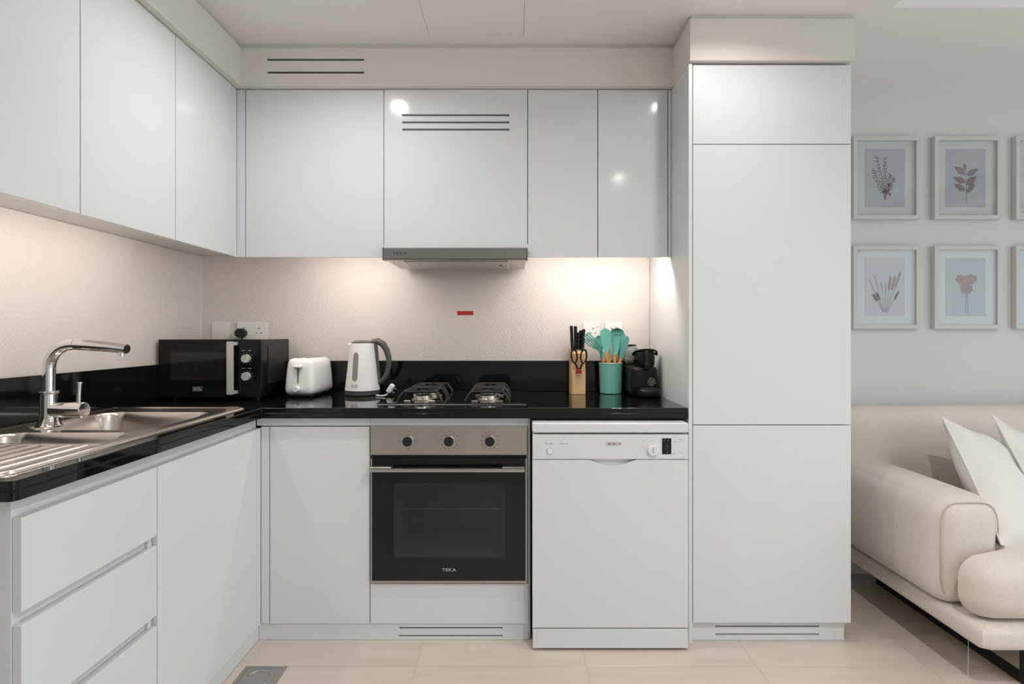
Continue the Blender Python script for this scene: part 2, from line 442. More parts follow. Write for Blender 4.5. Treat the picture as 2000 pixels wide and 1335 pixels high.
# --- upper units on the left wall
for (a, b, lab) in ((1.062, 1.478, 'white gloss wall cabinet nearest the camera, above the tap and drainer'),
                    (1.478, 1.894, 'middle white gloss wall cabinet on the side wall, above the sink'),
                    (1.894, 2.268, 'white gloss side wall cabinet closest to the inner corner')):
    r = thing('wall_cabinet', lab, 'cabinet', ((XL + XU) / 2, (a + b) / 2, ZUB), group='wall cabinets')
    carcass('body', (XL + .001, a + .0005, ZUB), (XU - T - .001, b - .0005, ZU1), r, '+X')
    part('added_baffle', box((XU - T - .009, a + .001, ZU0 + .006), (XU - T - .001, b - .001, ZUB - .0005)), M_carc, r)  # unseen baffle added to keep LED light out of the door gaps
    part('door', box((XU - T, a + G, ZU0), (XU, b - G, ZU1), 0.0012), M_door, r)
# --- corner post between the two upper runs
r = thing('corner_filler', 'narrow white corner post between the two runs of wall cabinets', 'filler', (XU, YU, ZUB))
part('side_strip', box((XU - T, 2.2685, ZU0), (XU - .002, YU - .002, ZU1), 0.001), M_door, r)
part('front_strip', box((XU - .002, YU - .001, ZU0), (at(479.5, 0, YU).x - G, YU + T - .002, ZU1), 0.001), M_door, r)
part('box', box((XU - T - .001, YU + T + .001, ZUB), (at(479.5, 0, YU).x, YW - .011, ZUB + T), bm=box((XL + .011, 2.2685, ZUB), (XU - T - .0012, YW - .011, ZUB + T))), M_carc, r)
# --- upper units on the back wall
ux = [at(p, 0, YU).x for p in (479.5, 750, 1030.5, 1167.5, 1304.5, 1311.5)]
def upper(a, b, lab):
    r = thing('wall_cabinet', lab, 'cabinet', ((a + b) / 2, (YU + YW) / 2, ZUB), group='wall cabinets')
    carcass('body', (a + .0005, YU + T + .001, ZUB), (b - .0005, YW - .001, ZU1), r)
    return r
r = upper(ux[0], ux[1], 'wide white gloss wall cabinet above microwave, toaster and kettle')
part('added_baffle', box((ux[0] + .001, YU + T + .001, ZU0 + .006), (ux[1] - .001, YU + T + .009, ZUB - .0005)), M_carc, r)  # added baffle against LED light leaking past the door
part('door', box((ux[0] + G, YU, ZU0), (ux[1] - G, YU + T, ZU1), 0.0012), M_door, r)
r = thing('hood_cabinet', 'white wall cabinet with three vent slots, housing the cooker hood', 'cabinet', ((ux[1] + ux[2]) / 2, (YU + YW) / 2, ZUB), group='wall cabinets')
carcass('body', (ux[1] + .0005, YU + T + .001, ZUB), (ux[2] - .0005, YW - .001, ZU1), r)
s0, s1 = at(785.5, 0, YU).x, at(995, 0, YU).x
sl = [(s0, s1, at(0, y + 2, YU).z, at(0, y - 2, YU).z) for y in (225, 239, 253)]
ZH1 = at(0, 484.5, YU).z
part('door', slotted(ux[1] + G, ux[2] - G, ZH1, ZU1, sl, YU - .002, YU + T - .002), M_door, r)
part('slot_shade', box((s0 - .01, YU + T + .0, sl[2][2] - .01), (s1 + .01, YU + T + .0008, sl[0][3] + .01)), M_darkslot, r)  # dark sheet painted in as the shade of the hollow behind
r = upper(ux[2], ux[4], 'two-door white wall cabinet right of the hood')
part('added_baffle', box((ux[2] + .001, YU + T + .001, ZU0 + .006), (ux[4] - .001, YU + T + .009, ZUB - .0005)), M_carc, r)  # added baffle, blocks LED light between the two doors
for a, b in ((ux[2], ux[3]), (ux[3], ux[4])): part('door', box((a + G, YU, ZU0), (b - G, YU + T, ZU1), 0.0012), M_door, r)
r = thing('cabinet_filler', 'thin white filler strip between wall cabinet and tall unit', 'filler', (ux[4], YU, ZUB))
part('added_baffle', box((ux[4] - .0005, YU + T + .001, ZU0 + .006), (XT0 - .001, YU + T + .009, ZUB - .0005)), M_carc, r)  # added baffle continues behind the filler to block LED light
part('strip', box((ux[4] + G, YU + .001, ZU0), (XT0 - .001, YU + T, ZU1), 0.001), M_door, r)
part('box', box((ux[4] + .001, YU + T + .001, ZUB), (XT0 - .001, YW - .011, ZUB + T)), M_carc, r)
# --- tall unit
r = thing('tall_cabinet', 'floor-to-ceiling white cabinet with three door fronts beside the dishwasher', 'cabinet', ((XT0 + XT1) / 2, 2.4, 0))
part('side_panel', box((XT0, YT + .001, 0.0), (XT0 + .014, YW - .011, ZU1), 0.001, 1), M_satin, r)
part('side_panel', box((XT1 - T, YT + T + .002, 0.066), (XT1, YW - .001, ZU1), 0.001, 1), M_satin, r)
bm = box((XT0 + .015, YT + T + .002, 0.066), (XT1 - T - .001, YW - .002, ZU1 - .003))
part('body', bm, M_carc, r)
zz = [at(0, y, YT).z for y in (126, 281.5, 829.5, 1216.5)]
for a, b in zip(zz[1:], zz): part('door', box((XT0 + .016, YT, a + G), (XT1, YT + T, b - G), 0.0012), M_satin, r)
YP = 2.113
s0, s1 = at(1397, 0, YP).x, at(1600, 0, YP).x
sl = [(s0, s1, at(0, y + 1.6, YP).z, at(0, y - 1.6, YP).z) for y in (1238, 1222.5)]
p = thing('plinth', 'white plinth with two vent slots under the tall cabinet', 'plinth', ((XT0 + XT1) / 2, YP, 0), group='plinths')
part('board', slotted(XT0 + .015, XT1 - .012, 0.001, 0.064, sl, YP, YP + .015), M_satin, p)
part('slot_shade', box((s0 - .01, YP + .0152, .01), (s1 + .01, YP + .016, .06)), M_darkslot, p)  # dark strip coloured as the shade behind the plinth slots
# --- base units, left run
YE = 1.083
r = thing('drawer_unit', 'white base unit with three handleless drawers under the drainer', 'cabinet', (-1.24, 1.29, 0), group='base cabinets')
part('end_panel', box((XL + .001, YE - .001, 0.0005), (XB - T - .001, YE + .017, ZW0 - .001), 0.001, 1), M_satin, r)
yd = 1.496
carcass('body', (XL + .001, YE + .018, .068), (XB - T - .03, yd - .0005, .70), r, '+X', top=False)
for a, b in ((0.627, 0.8125), (0.412, 0.600), (ZD0, 0.383)):
    part('drawer_front', box((XB - T, YE, a), (XB, yd - G, b), 0.0012), M_satin, r)
    part('grip_channel', box((XB - T - .029, YE + .018, b - .014), (XB - T - .004, yd - G - .016, min(b + .031, ZW0 - .001)), 0.001, 1), M_satin, r)
part('channel_stop', box((XB - T - .029, yd - G - .015, ZD0), (XB - T + .003, yd - G, .80)), M_satin, r)
part('top_rail', box((XB - T - .029, yd - G - .0155, .8005), (XB - T - .004, yd + G - .0005, ZW0 - .001)), M_satin, r)
r = thing('sink_unit', 'white base unit with one plain door below the sink bowls', 'cabinet', (-1.24, 1.78, 0), group='base cabinets')
ydd = 2.075
carcass('body', (XL + .001, yd + .0005, .068), (XB - T - .03, ydd + .02, .70), r, '+X', top=False)
part('door', box((XB - T, yd + G, ZD0), (XB, ydd - G, 0.8125), 0.0012), M_satin, r)
part('top_rail', box((XB - T - .029, yd + G, .80), (XB - T - .004, YB + .005, ZW0 - .001), 0.001, 1), M_satin, r)
part('corner_strip', box((XB - T, ydd + G, ZD0), (XB - .001, YB - .001, 0.8125), 0.001), M_satin, r)
# --- base units, back run
xb = [at(p, 0, YB).x for p in (526.5, 722.5, 1031.5)]
r = thing('base_cabinet', 'white base cabinet with one plain door, left of the oven', 'cabinet', ((xb[0] + xb[1]) / 2, 2.4, 0), group='base cabinets')
carcass('body', (xb[0] - .0, YB + T + .002, .068), (xb[1] - .0005, YW - .002, ZW0 - .002), r, top=False)
part('corner_strip', box((XB - .001, YB + .001, ZD0), (xb[0] - G, YB + T, ZD1), 0.001), M_satin, r)
part('door', box((xb[0] + G, YB, ZD0), (xb[1] - G, YB + T, ZD1), 0.0012), M_satin, r)
part('top_rail', box((XB - T - .002, YB + .006, ZD1 + .003), (xb[1] - .001, YB + .02, ZW0 - .001), 0.001, 1), M_satin, r)
r = thing('oven_housing', 'white base unit built around the oven, with plain panel below it', 'cabinet', ((xb[1] + xb[2]) / 2, 2.4, 0), group='base cabinets')
carcass('body', (xb[1] + .0005, YB + T + .002, .068), (xb[2], YW - .002, ZW0 - .002), r, top=False)
part('lower_panel', box((xb[1] + G, YB, ZD0), (xb[2], YB + T, at(0, 1139.5, YB).z), 0.0012), M_satin, r)
part('top_rail', box((xb[1] + .0, YB + .006, ZD1 + .003), (xb[2], YB + .02, ZW0 - .001), 0.001, 1), M_satin, r)
part('side_edge', box((xb[2] + .0005, YB + .012, .001), (xb[2] + .008, YW - .011, ZW0 - .001)), M_satin, r)
YP = 2.117
s0, s1 = at(779, 0, YP).x, at(982, 0, YP).x
sl = [(s0, s1, at(0, y + 1.6, YP).z, at(0, y - 1.6, YP).z) for y in (1241, 1225.5)]
p = thing('plinth', 'white plinth with two vent slots running below oven and base cabinet', 'plinth', (0, YP, 0), group='plinths')
part('board', slotted(XB - .012, xb[2], 0.001, 0.064, sl, YP, YP + .008), M_satin, p)
part('slot_shade', box((s0 - .01, YP + .0082, .01), (s1 + .01, YP + .009, .06)), M_darkslot, p)  # shade behind these slots, put in as a dark strip
tag(part('plinth', box((XB - .030, YE + .019, 0.001), (XB - .012, YP - .001, .064), 0.001, 1), M_satin), 'plain white plinth board along the floor under drawers and sink unit', 'plinth', 'plinths')
# --- worktop: black stone, L-shaped, two layers at the edge, opening for the sink bowls
XF, YF, YEW = -0.955, 2.090, 1.055
hole = (-1.475, -1.035, 1.385, 1.990)
def L_slab(z0, z1, inset=0.0, gap=0.0):
    us = [XL + .001, hole[0], hole[1], XF - inset, XT0 - .001]; vs = [YEW + inset, hole[2], hole[3], YF + inset, YW - .001]
    def on(i, j):
        if i == 3: return j == 3
        if i == 1 and j == 1: return False
        return True
    bm = cells(us, vs, on, z0, z1)
    es = [e for e in bm.edges if all(abs(v.co.x - (XF - inset)) < 1e-4 and abs(v.co.y - (YEW + inset)) < 1e-4 for v in e.verts)]
    bmesh.ops.bevel(bm, geom=es, offset=0.012, segments=2, affect='EDGES', profile=0.5)
    return bm
r = thing('worktop', 'black polished stone worktop turning the corner from sink to tall cabinet', 'worktop', (-1.2, 2.4, ZW0))
def bevmod(o, wdt):
    m = o.modifiers.new('arris', 'BEVEL'); m.width = wdt; m.segments = 2; m.limit_method = 'ANGLE'; m.angle_limit = math.radians(40); m.harden_normals = True
bevmod(part('slab', L_slab(ZW0 + .0205, ZW1), M_stone, r), 0.003)
bevmod(part('edge_build_up', L_slab(ZW0, ZW0 + .0195), M_stone, r), 0.0015)
part('joint', L_slab(ZW0 + .0195, ZW0 + .0205, 0.0012), M_darkslot, r)
tag(part('upstand', box((XL + .0265, YW - .0235, ZW1 + .0005), (XT0 - .001, YW - .0105, 1.040), 0.0015), M_stone), 'black stone upstand along the back wall behind hob and microwave', 'upstand', 'stone upstands')
tag(part('upstand', box((XL + .0105, YEW, ZW1 + .0005), (XL + .0255, YW - .0105, 1.040), 0.0015), M_stone), 'black stone upstand along the side wall behind the sink', 'upstand', 'stone upstands')

# ================================================================ LED STRIPS AND DOWNLIGHTS
def led(lo, hi, lab, m=M_led_b):
    r = thing('led_strip', lab, 'light', ((lo[0] + hi[0]) / 2, (lo[1] + hi[1]) / 2, lo[2]), group='under-cabinet lights')
    part('profile', box((lo[0], lo[1], hi[2] - .004), (hi[0], hi[1], hi[2])), M_silver, r)
    part('diffuser', box((lo[0] + .001, lo[1] + .001, lo[2]), (hi[0] - .001, hi[1] - .001, hi[2] - .004)), m, r)
led((XU - .075, 1.10, ZUB - .012), (XU - .055, 2.16, ZUB - .0005), 'warm light strip under the side wall cabinets', M_led)
led((-0.92, YU + .045, ZUB - .012), (ux[1] - .02, YU + .065, ZUB - .0005), 'warm light strip under the cabinet left of the hood')
led((ux[2] + .02, YU + .045, ZUB - .012), (XT0 - .012, YU + .065, ZUB - .0005), 'warm light strip under the cabinet right of the hood')
dl = None
for i, (x, y) in enumerate(DOWNLIGHTS):
    zl = ZC if x < 1.39 else ZC + .20
    if dl is None:
        dl = thing('downlight', '', 'light', (x, y, ZC), group='ceiling downlights')
        part('bezel', lathe([(0.030, -.001), (0.046, -.001), (0.047, -.004), (0.032, -.006)], (x, y, ZC), 28), M_whitepl, dl)
        part('lens', lathe([(0.001, -.0095), (0.020, -.0088), (0.029, -.0055), (0.030, -.0015), (0.001, -.0015)], (x, y, ZC), 24), M_bulb, dl)
        o = dl
    else: o = copy_tree(dl, (x, y, zl))
    o['label'] = ('small round ceiling downlight above the ' + ['worktop corner', 'front of the tall cabinet', 'floor in front of the dishwasher', 'near end of the sofa, added as fill', 'far end of the sofa, added as fill', 'living side near the window, added as fill'][i])
    l = bpy.data.lights.new('downlight_lamp', 'AREA'); l.shape = 'DISK'; l.size = 0.062; l.energy = DW[i]; l.spread = math.radians(150); l.color = (1.0, 0.98, 0.95)
    lo = bpy.data.objects.new('lamp', l); COL.objects.link(lo); lo.parent = o; lo.location = (0, 0, -0.012)

# ================================================================ SINK AND TAP
def make_sink():
    x0, x1, y0, y1 = -1.500, -1.003, 1.090, 2.080
    r = thing('sink', 'stainless steel sink with one and a half bowls and ribbed drainer', 'sink', (-1.25, 1.58, ZW1))
    def rr(x, y, cx, cy, hx, hy, rad):
        qx, qy = abs(x - cx) - hx + rad, abs(y - cy) - hy + rad
        return math.hypot(max(qx, 0), max(qy, 0)) + min(max(qx, qy), 0) - rad
    def sm(t): t = max(0, min(1, t)); return t * t * (3 - 2 * t)
    B1 = (-1.255, 1.785, 0.195, 0.185, 0.07); B2 = (-1.245, 1.482, 0.185, 0.078, 0.06)
    def height(x, y):
        d = rr(x, y, (x0 + x1) / 2, (y0 + y1) / 2, (x1 - x0) / 2, (y1 - y0) / 2, 0.03)
        z = 0.0065 * sm(-d / 0.008) - 0.0045 * sm((-d - 0.012) / 0.010) + 0.0005
        reg = 'rim'
        e1, e2 = rr(x, y, *B1), rr(x, y, *B2)
        if e1 < 0: z -= 0.010 * sm(-e1 / .012) + 0.145 * sm((-e1 - .004) / .035); reg = 'bowl'
        elif e2 < 0: z -= 0.010 * sm(-e2 / .012) + 0.105 * sm((-e2 - .004) / .030); reg = 'half_bowl'
        elif 1.125 < y < 1.40 and -1.47 < x < -1.04:
            u = (x + 1.47) / 0.0415; f = abs((u % 1) - 0.5) * 2
            edge = sm((y - 1.125) / .02) * sm((1.40 - y) / .012)
            z += edge * (0.0042 * sm((0.42 - f) / .3) - 0.0022); reg = 'drainer'
        return z, reg
    nx, ny = 150, 230
    grid = [[None] * (ny + 1) for _ in range(nx + 1)]
    bms = {k: bmesh.new() for k in ('rim', 'bowl', 'half_bowl', 'drainer')}
    Z = [[height(x0 + (x1 - x0) * i / nx, y0 + (y1 - y0) * j / ny) for j in range(ny + 1)] for i in range(nx + 1)]
    caches = {k: {} for k in bms}
    for i in range(nx):
        for j in range(ny):
            xm, ym = x0 + (x1 - x0) * (i + .5) / nx, y0 + (y1 - y0) * (j + .5) / ny
            if rr(xm, ym, (x0 + x1) / 2, (y0 + y1) / 2, (x1 - x0) / 2, (y1 - y0) / 2, 0.03) > 0: continue
            reg = height(xm, ym)[1]; bm, ca = bms[reg], caches[reg]
            vs = []
            for (a, b) in ((i, j), (i + 1, j), (i + 1, j + 1), (i, j + 1)):
                if (a, b) not in ca:
                    ca[(a, b)] = bm.verts.new((x0 + (x1 - x0) * a / nx, y0 + (y1 - y0) * b / ny, ZW1 + Z[a][b][0]))
                vs.append(ca[(a, b)])
            bm.faces.new(vs)
    for k, bm in bms.items():
        o = part(k, bm, M_steel_sink, r)
        for p in o.data.polygons: p.use_smooth = True
        for e in o.data.edges: e.use_edge_sharp = False
    for (cx, cy, zz) in ((-1.255, 1.785, -.1535), (-1.245, 1.482, -.1135)):
        part('waste', lathe([(0.002, .001), (0.034, .001), (0.040, .003), (0.042, .0), (0.002, -.001)], (cx, cy, ZW1 + zz), 28), M_chrome, r)
    return r
make_sink()
tx, ty, tz = -1.392, 1.655, ZW1 + 0.0025
r = thing('tap', 'chrome kitchen tap with long pull-out spout and side lever beside sink', 'tap', (tx, ty, tz))
part('base', lathe([(0.034, 0), (0.034, .004), (0.030, .008), (0.024, .030), (0.0225, .050), (0.0225, .098), (0.019, .101)], (tx, ty, tz), 32), M_chrome, r)
part('collar', lathe([(0.026, .100), (0.027, .102), (0.027, .106), (0.018, .108)], (tx, ty, tz), 32), M_chrome, r)
ht = 0.252
pts = [(tx, ty, tz + .105), (tx, ty, tz + .15), (tx, ty, tz + .175)]
for k in range(1, 11):
    a = PI / 2 * k / 10 * 0.965; R = 0.072
    pts.append((tx + R - R * math.cos(a), ty - .0, tz + .175 + R * math.sin(a)))
pts.append((pts[-1][0] + .012, ty, pts[-1][2] + .0006))
part('riser', tube(pts, 0.0165, 20), M_chrome, r)
ex, ez = pts[-1][0], pts[-1][2]
sp = [(ex + .001, ty, ez), (ex + .02, ty, ez - .001), (ex + .10, ty, ez - .008), (ex + .153, ty, ez - .0150)]
spo = part('spout', tube(sp, [0.0172, 0.0172, 0.0155, 0.0140], 20), M_chrome, r)
part('spout_tip', tube([(ex + .1532, ty, ez - .0150), (ex + .1555, ty, ez - .0153)], 0.0125, 16), M_blackmat, spo)
part('aerator', lathe([(0.002, -.010), (0.0085, -.010), (0.0085, .004), (0.002, .004)], (ex + .137, ty, ez - .0265), 18), M_chrome, spo)
part('cartridge', lathe([(0.004, 0), (0.0225, 0), (0.0225, .055), (0.0235, .056), (0.0235, .092), (0.022, .094), (0.003, .094)], (tx + .013, ty, tz + .050), 32, 'X'), M_chrome, r)
lv = part('lever', tube([(tx + .088, ty, tz + .066), (tx + .092, ty, tz + .130)], 0.0062, 14), M_chrome, r)
part('lever_cap', tube([(tx + .0921, ty, tz + .1301), (tx + .0922, ty, tz + .133)], 0.0075, 14), M_chrome, lv)

# ================================================================ HOB
hx0, hx1, hy0, hy1 = -0.543, 0.048, 2.183, 2.660
r = thing('gas_hob', 'black glass gas hob with cast iron grates set into worktop', 'hob', ((hx0 + hx1) / 2, 2.42, ZW1))
part('glass', box((hx0, hy0, ZW1 + .0003), (hx1, hy1, ZW1 + .006), 0.002), M_blackglass, r)
part('front_trim', box((hx0, hy0 - .002, ZW1 + .0003), (hx1, hy0 - .0002, ZW1 + .0018), 0.0004, 1), M_steel, r)
for cx in (-0.380, -0.108):
    g = new(); a, b, c, d, zt = cx - .078, cx + .078, 2.215, 2.615, ZW1 + .046
    for (y0, y1) in ((c, c + .185), (c + .215, d)):
        for x in (a, b):
            s_ = 1 if x < cx else -1
            tube([(x - s_ * .012, y0 + .012, ZW1 + .0065), (x + s_ * .003, y0 + .012, zt - .012), (x + s_ * .015, y0 + .015, zt), (x + s_ * .015, y1 - .015, zt), (x + s_ * .003, y1 - .012, zt - .012), (x - s_ * .012, y1 - .012, ZW1 + .0065)], 0.0052, 8, g)
        for y in (y0 + .015, y1 - .015): tube([(a + .015, y, zt), (b - .015, y, zt)], 0.0052, 8, g)
        ym = (y0 + y1) / 2
        for dx, dy in ((1, 0), (-1, 0), (0, 1), (0, -1)):
            tube([(cx + dx * .064, ym + dy * .078, zt), (cx + dx * .024, ym + dy * .030, zt + .001)], 0.0045, 8, g)
    part('grate', g, M_iron, r)
    for ym in (c + .0925, c + .3075):
        bo = part('burner', lathe([(0.046, .006), (0.046, .010), (0.036, .013), (0.034, .024), (0.030, .026), (0.002, .026)], (cx, ym, ZW1), 28), M_burn, r)
        part('burner_cap', lathe([(0.002, .0262), (0.031, .0262), (0.032, .030), (0.028, .034), (0.002, .035)], (cx, ym, ZW1), 28), M_iron, bo)
        for k in (-1, 1):
            part('bracket', box((cx + k * .05 - .013, ym - .088, ZW1 + .0065), (cx + k * .05 + .013, ym - .080, ZW1 + .012), 0.001, 1), M_burn, bo)

# ================================================================ COOKER HOOD
r = thing('cooker_hood', 'slim stainless visor cooker hood under the slotted cabinet', 'hood', ((ux[1] + ux[2]) / 2, 2.45, 1.478))
hz0, hz1 = 1.478, ZH1 - .002
part('visor', prism([(2.292, hz1), (2.288, hz1 - .004), (2.288, hz0 + .004), (2.292, hz0), (2.335, hz0), (2.335, hz1)], ux[1] + .005, ux[2] - .005, 'YZX'), M_hood, r)
for x in (ux[1] + .001, ux[2] - .0045): part('end_cap', box((x, 2.286, hz0 - .002), (x + .0035, 2.336, hz1), 0.001, 1), M_grey, r)
part('body', box((ux[1] + .006, 2.3365, hz0 + .001), (ux[2] - .006, 2.640, ZUB - .001), 0.002, 1), M_steel, r)
fx0, fx1 = at(795, 0, 2.45).x + .01, ux[2] - .085
part('filter', box((fx0, 2.345, hz0 - .003), (fx1, 2.60, hz0 + .0005), 0.001, 1), M_silver, r)
for x in (fx0 - .004, fx1 + .0): part('filter_edge', box((x, 2.345, hz0 - .006), (x + .004, 2.60, hz0 + .0005), 0.001, 1), M_whitepl, r)
part('latch', lathe([(0.001, 0), (0.006, 0), (0.006, .004), (0.001, .004)], (fx1 - .03, 2.46, hz0 - .007), 14), M_grey, r)
part('logo', text_bm('TEKA', 0.017, (at(781, 0, 2.288).x, 2.2878, (hz0 + hz1) / 2), FRONT, stretch=1.5), M_dark_print, r)

# ================================================================ OVEN
ox0, ox1 = at(723.5, 0, 2.100).x, at(1029.5, 0, 2.100).x
YO = 2.100
zo = lambda y: at(0, y, YO).z
r = thing('oven', 'built-in stainless oven with black glass door and three round knobs', 'oven', ((ox0 + ox1) / 2, 2.35, zo(1138)))
part('control_panel', box((ox0, YO, zo(888)), (ox1, YO + .028, zo(831.5)), 0.0015), M_steel, r)
part('recess', box((ox0 + .002, YO + .012, zo(895)), (ox1 - .002, YO + .028, zo(888) - .0005)), M_blackmat, r)
for px in (795, 875.5, 955.5):
    c = at(px, 862.5, YO - .02)
    k = part('knob', lathe([(0.002, -.026), (0.0205, -.026), (0.0215, -.024), (0.0215, -.004), (0.0215, 0), (0.002, 0)], (c.x + .002, YO - .001, c.z + .002), 28, 'Y'), M_chrome, r)
    part('knob_face', lathe([(0.002, -.0275), (0.0180, -.0275), (0.0185, -.0262), (0.002, -.0262)], (c.x + .002, YO - .001, c.z + .002), 28, 'Y'), M_blackmat, k)
    m = new()
    for q in range(0, 12, 3 if px < 800 else 1):
        a = q * PI / 6 + PI / 2; l = 0.0016
        box((c.x + .002 + .033 * math.cos(a) - l, YO - .0004, c.z + .002 + .033 * math.sin(a) - l), (c.x + .002 + .033 * math.cos(a) + l, YO - .0001, c.z + .002 + .033 * math.sin(a) + l), bm=m)
    part('dial_marks', m, M_dark_print, r)['kind'] = 'stuff'
# door: steel side rails, black glass border, tinted window in front of the cavity
dz0, dz1 = zo(1138), zo(895)
wx0, wx1, wz0, wz1 = at(768, 0, YO).x, at(986, 0, YO).x, zo(1091), zo(943)
gx0, gx1, gz0 = ox0 + .0065, ox1 - .0065, dz0 + .009
d = part('door', cells([gx0, wx0, wx1, gx1], [gz0, wz0, wz1, dz1], lambda i, j: not (i == 1 and j == 1), YO, YO + .02, 'XZY'), M_blackglass, r)
part('door_frame', cells([ox0 + .001, gx0 - .0003, gx1 + .0003, ox1 - .001], [dz0, gz0 - .0003, dz1], lambda i, j: i != 1 or j == 0, YO - .001, YO + .02, 'XZY'), M_steel, d)
part('window', box((wx0 + .0002, YO + .0004, wz0 + .0002), (wx1 - .0002, YO + .0024, wz1 - .0002)), M_ovenglass, d)
cb = new()
cy1 = YO + .40
for q in (((wx0 - .02, YO + .0205, wz0 - .02), (wx0 - .012, cy1, wz1 + .02)), ((wx1 + .012, YO + .0205, wz0 - .02), (wx1 + .02, cy1, wz1 + .02)),
          ((wx0 - .012, YO + .0205, wz0 - .02), (wx1 + .012, cy1, wz0 - .012)), ((wx0 - .012, YO + .0205, wz1 + .012), (wx1 + .012, cy1, wz1 + .02)),
          ((wx0 - .012, cy1 - .008, wz0 - .012), (wx1 + .012, cy1, wz1 + .012))): box(*q, bm=cb)
for k in range(5):
    z = wz0 + .04 + k * .052
    box((wx0 + .01, cy1 - .016, z), (wx1 - .01, cy1 - .0082, z + .022), bm=cb)
part('cavity', cb, M_cavity, r)
rk = new(); zr = zo(998)
tube([(wx0 - .008, YO + .10, zr + .014), (wx0 + .012, YO + .06, zr + .010), (wx0 + .025, YO + .045, zr - .004), (wx1 - .025, YO + .045, zr - .004), (wx1 - .012, YO + .06, zr + .010), (wx1 + .008, YO + .10, zr + .014)], 0.0028, 8, rk)
for k in range(14):
    x = wx0 + .03 + k * (wx1 - wx0 - .06) / 13; tube([(x, YO + .048, zr - .003), (x, cy1 - .03, zr - .003)], 0.0013, 6, rk)
part('rack', rk, M_chrome, r)
hb = new(); zh = zo(913)
hd = part('handle', box((ox0 + .0045, YO - .046, zh - .0065), (ox1 - .0105, YO - .030, zh + .0065), 0.003), M_steel, d)
for x0_, x1_ in ((ox0 + .0045, ox0 + .085), (ox1 - .094, ox1 - .0105)):
    part('handle_bracket', box((x0_, YO - .0298, zh - .002), (x1_, YO - .0003, zh + .0085), 0.0015, 1), M_steel, d)
part('logo', text_bm('TEKA', 0.0165, (at(877, 0, YO).x, YO - .0003, zo(1112.5)), FRONT, stretch=1.35), M_silver, d)

# ================================================================ DISHWASHER
YD = 2.042
dx0, dx1 = at(1039.5, 0, YD).x, at(1345, 0, YD).x
zd = lambda y: at(0, y, YD).z
r = thing('dishwasher', 'freestanding white dishwasher standing slightly proud beside the oven', 'dishwasher', ((dx0 + dx1) / 2, 2.3, 0))
part('body', box((dx0 + .003, YD + .035, .018), (dx1 - .006, 2.62, zd(846)), 0.002, 1), M_white, r)
part('lid', box((dx0, YD - .002, zd(845)), (dx1, 2.62, zd(825.5)), 0.006, 3), M_white, r)
zp0, zp1 = zd(896.5), zd(848)
part('control_panel', box((dx0 + .001, YD, zp0), (dx1 - .001, YD + .034, zp1), 0.003), M_white, r)
# door with the scooped finger grip in its upper edge
sx0, sx1 = at(1150, 0, YD).x, at(1243, 0, YD).x
zt_, zb_ = zd(897.5), zd(1225.5)
arc = [(dx0 + .001, zb_), (dx1 - .001, zb_), (dx1 - .001, zt_)]
for k in range(13):
    u = k / 12; arc.append((sx1 + (sx0 - sx1) * u, zt_ - .022 * math.sin(PI * u)))
arc.append((dx0 + .001, zt_))
d = part('door', prism(arc, YD + .002, YD + .034, 'XZY', bev=0.0), M_white, r)
g = new()
prism([(sx0 - .003, zt_ + .0)] + [(sx0 + (sx1 - sx0) * k / 12, zt_ - .021 * math.sin(PI * k / 12) - .003) for k in range(13)] + [(sx1 + .003, zt_)], YD + .018, YD + .030, 'XZY', g)
part('finger_grip', g, M_white, d)
part('kickboard', box((dx0 + .002, YD + .001, .010), (dx1 - .001, YD + .030, zd(1228.5)), 0.002), M_white, r)
for x in (dx0 + .04, dx1 - .04):
    for y in (YD + .05, 2.55): part('foot', lathe([(0.001, .0003), (0.018, .0003), (0.018, .008), (0.010, .018), (0.001, .018)], (x, y, 0), 16), M_blackmat, r)
part('hinge_gap', box((dx0 + .0002, YD + .004, zd(1220)), (dx0 + .0009, YD + .033, zd(1165))), M_darkslot, r)
c = at(1274.5, 878.5, YD)
k = part('selector_dial', lathe([(0.002, -.012), (0.0175, -.012), (0.0195, -.010), (0.0205, 0), (0.002, 0)], (c.x, YD - .0003, c.z), 32, 'Y'), M_whitepl, r)
part('dial_pointer', box((c.x - .002, YD - .0135, c.z - .010), (c.x + .002, YD - .0122, c.z + .010), 0.0004, 1), M_greylight, k)
c = at(1074, 881, YD)
part('power_button', lathe([(0.002, -.003), (0.010, -.003), (0.011, -.002), (0.011, 0), (0.002, 0)], (c.x, YD - .0003, c.z), 24, 'Y'), M_whitepl, r)
part('button_ring', tube([(c.x + .0125 * math.cos(a), YD - .0004, c.z + .0125 * math.sin(a)) for a in [2 * PI * q / 24 for q in range(24)]], 0.0006, 6, closed=True), M_greylight, r)
p0, p1 = at(1293, 886.5, YD), at(1311, 855.5, YD)
dsp = part('display', box((p0.x, YD - .0008, p0.z), (p1.x, YD - .0002, p1.z)), M_blackglass, r)
m = new()
for (px, py) in ((1298, 859), (1305, 859), (1303, 871), (1303, 877), (1303, 882.5)):
    q = at(px, py, YD); lathe([(0.0003, -.0013), (0.0014, -.0013), (0.0014, -.0009), (0.0003, -.0009)], (q.x, YD, q.z), 10, 'Y', m)
part('indicator_lights', m, M_greylight, dsp)['kind'] = 'stuff'
m = new()
for (px, py, wd) in ((1072, 866, 16), (1102, 866, 17), (1258, 861, 5), (1273, 860, 3), (1288, 861, 2), (1256, 872, 2), (1318, 862, 5), (1329, 858, 7), (1317, 885, 6), (1329, 883, 4)):
    q = at(px, py, YD); box((q.x - wd / 1058, YD - .0005, q.z - .0011), (q.x + wd / 1058, YD - .0001, q.z + .0011), bm=m)
part('printed_marks', m, M_greylight, r)['kind'] = 'stuff'
c = at(1185.5, 866.5, YD)
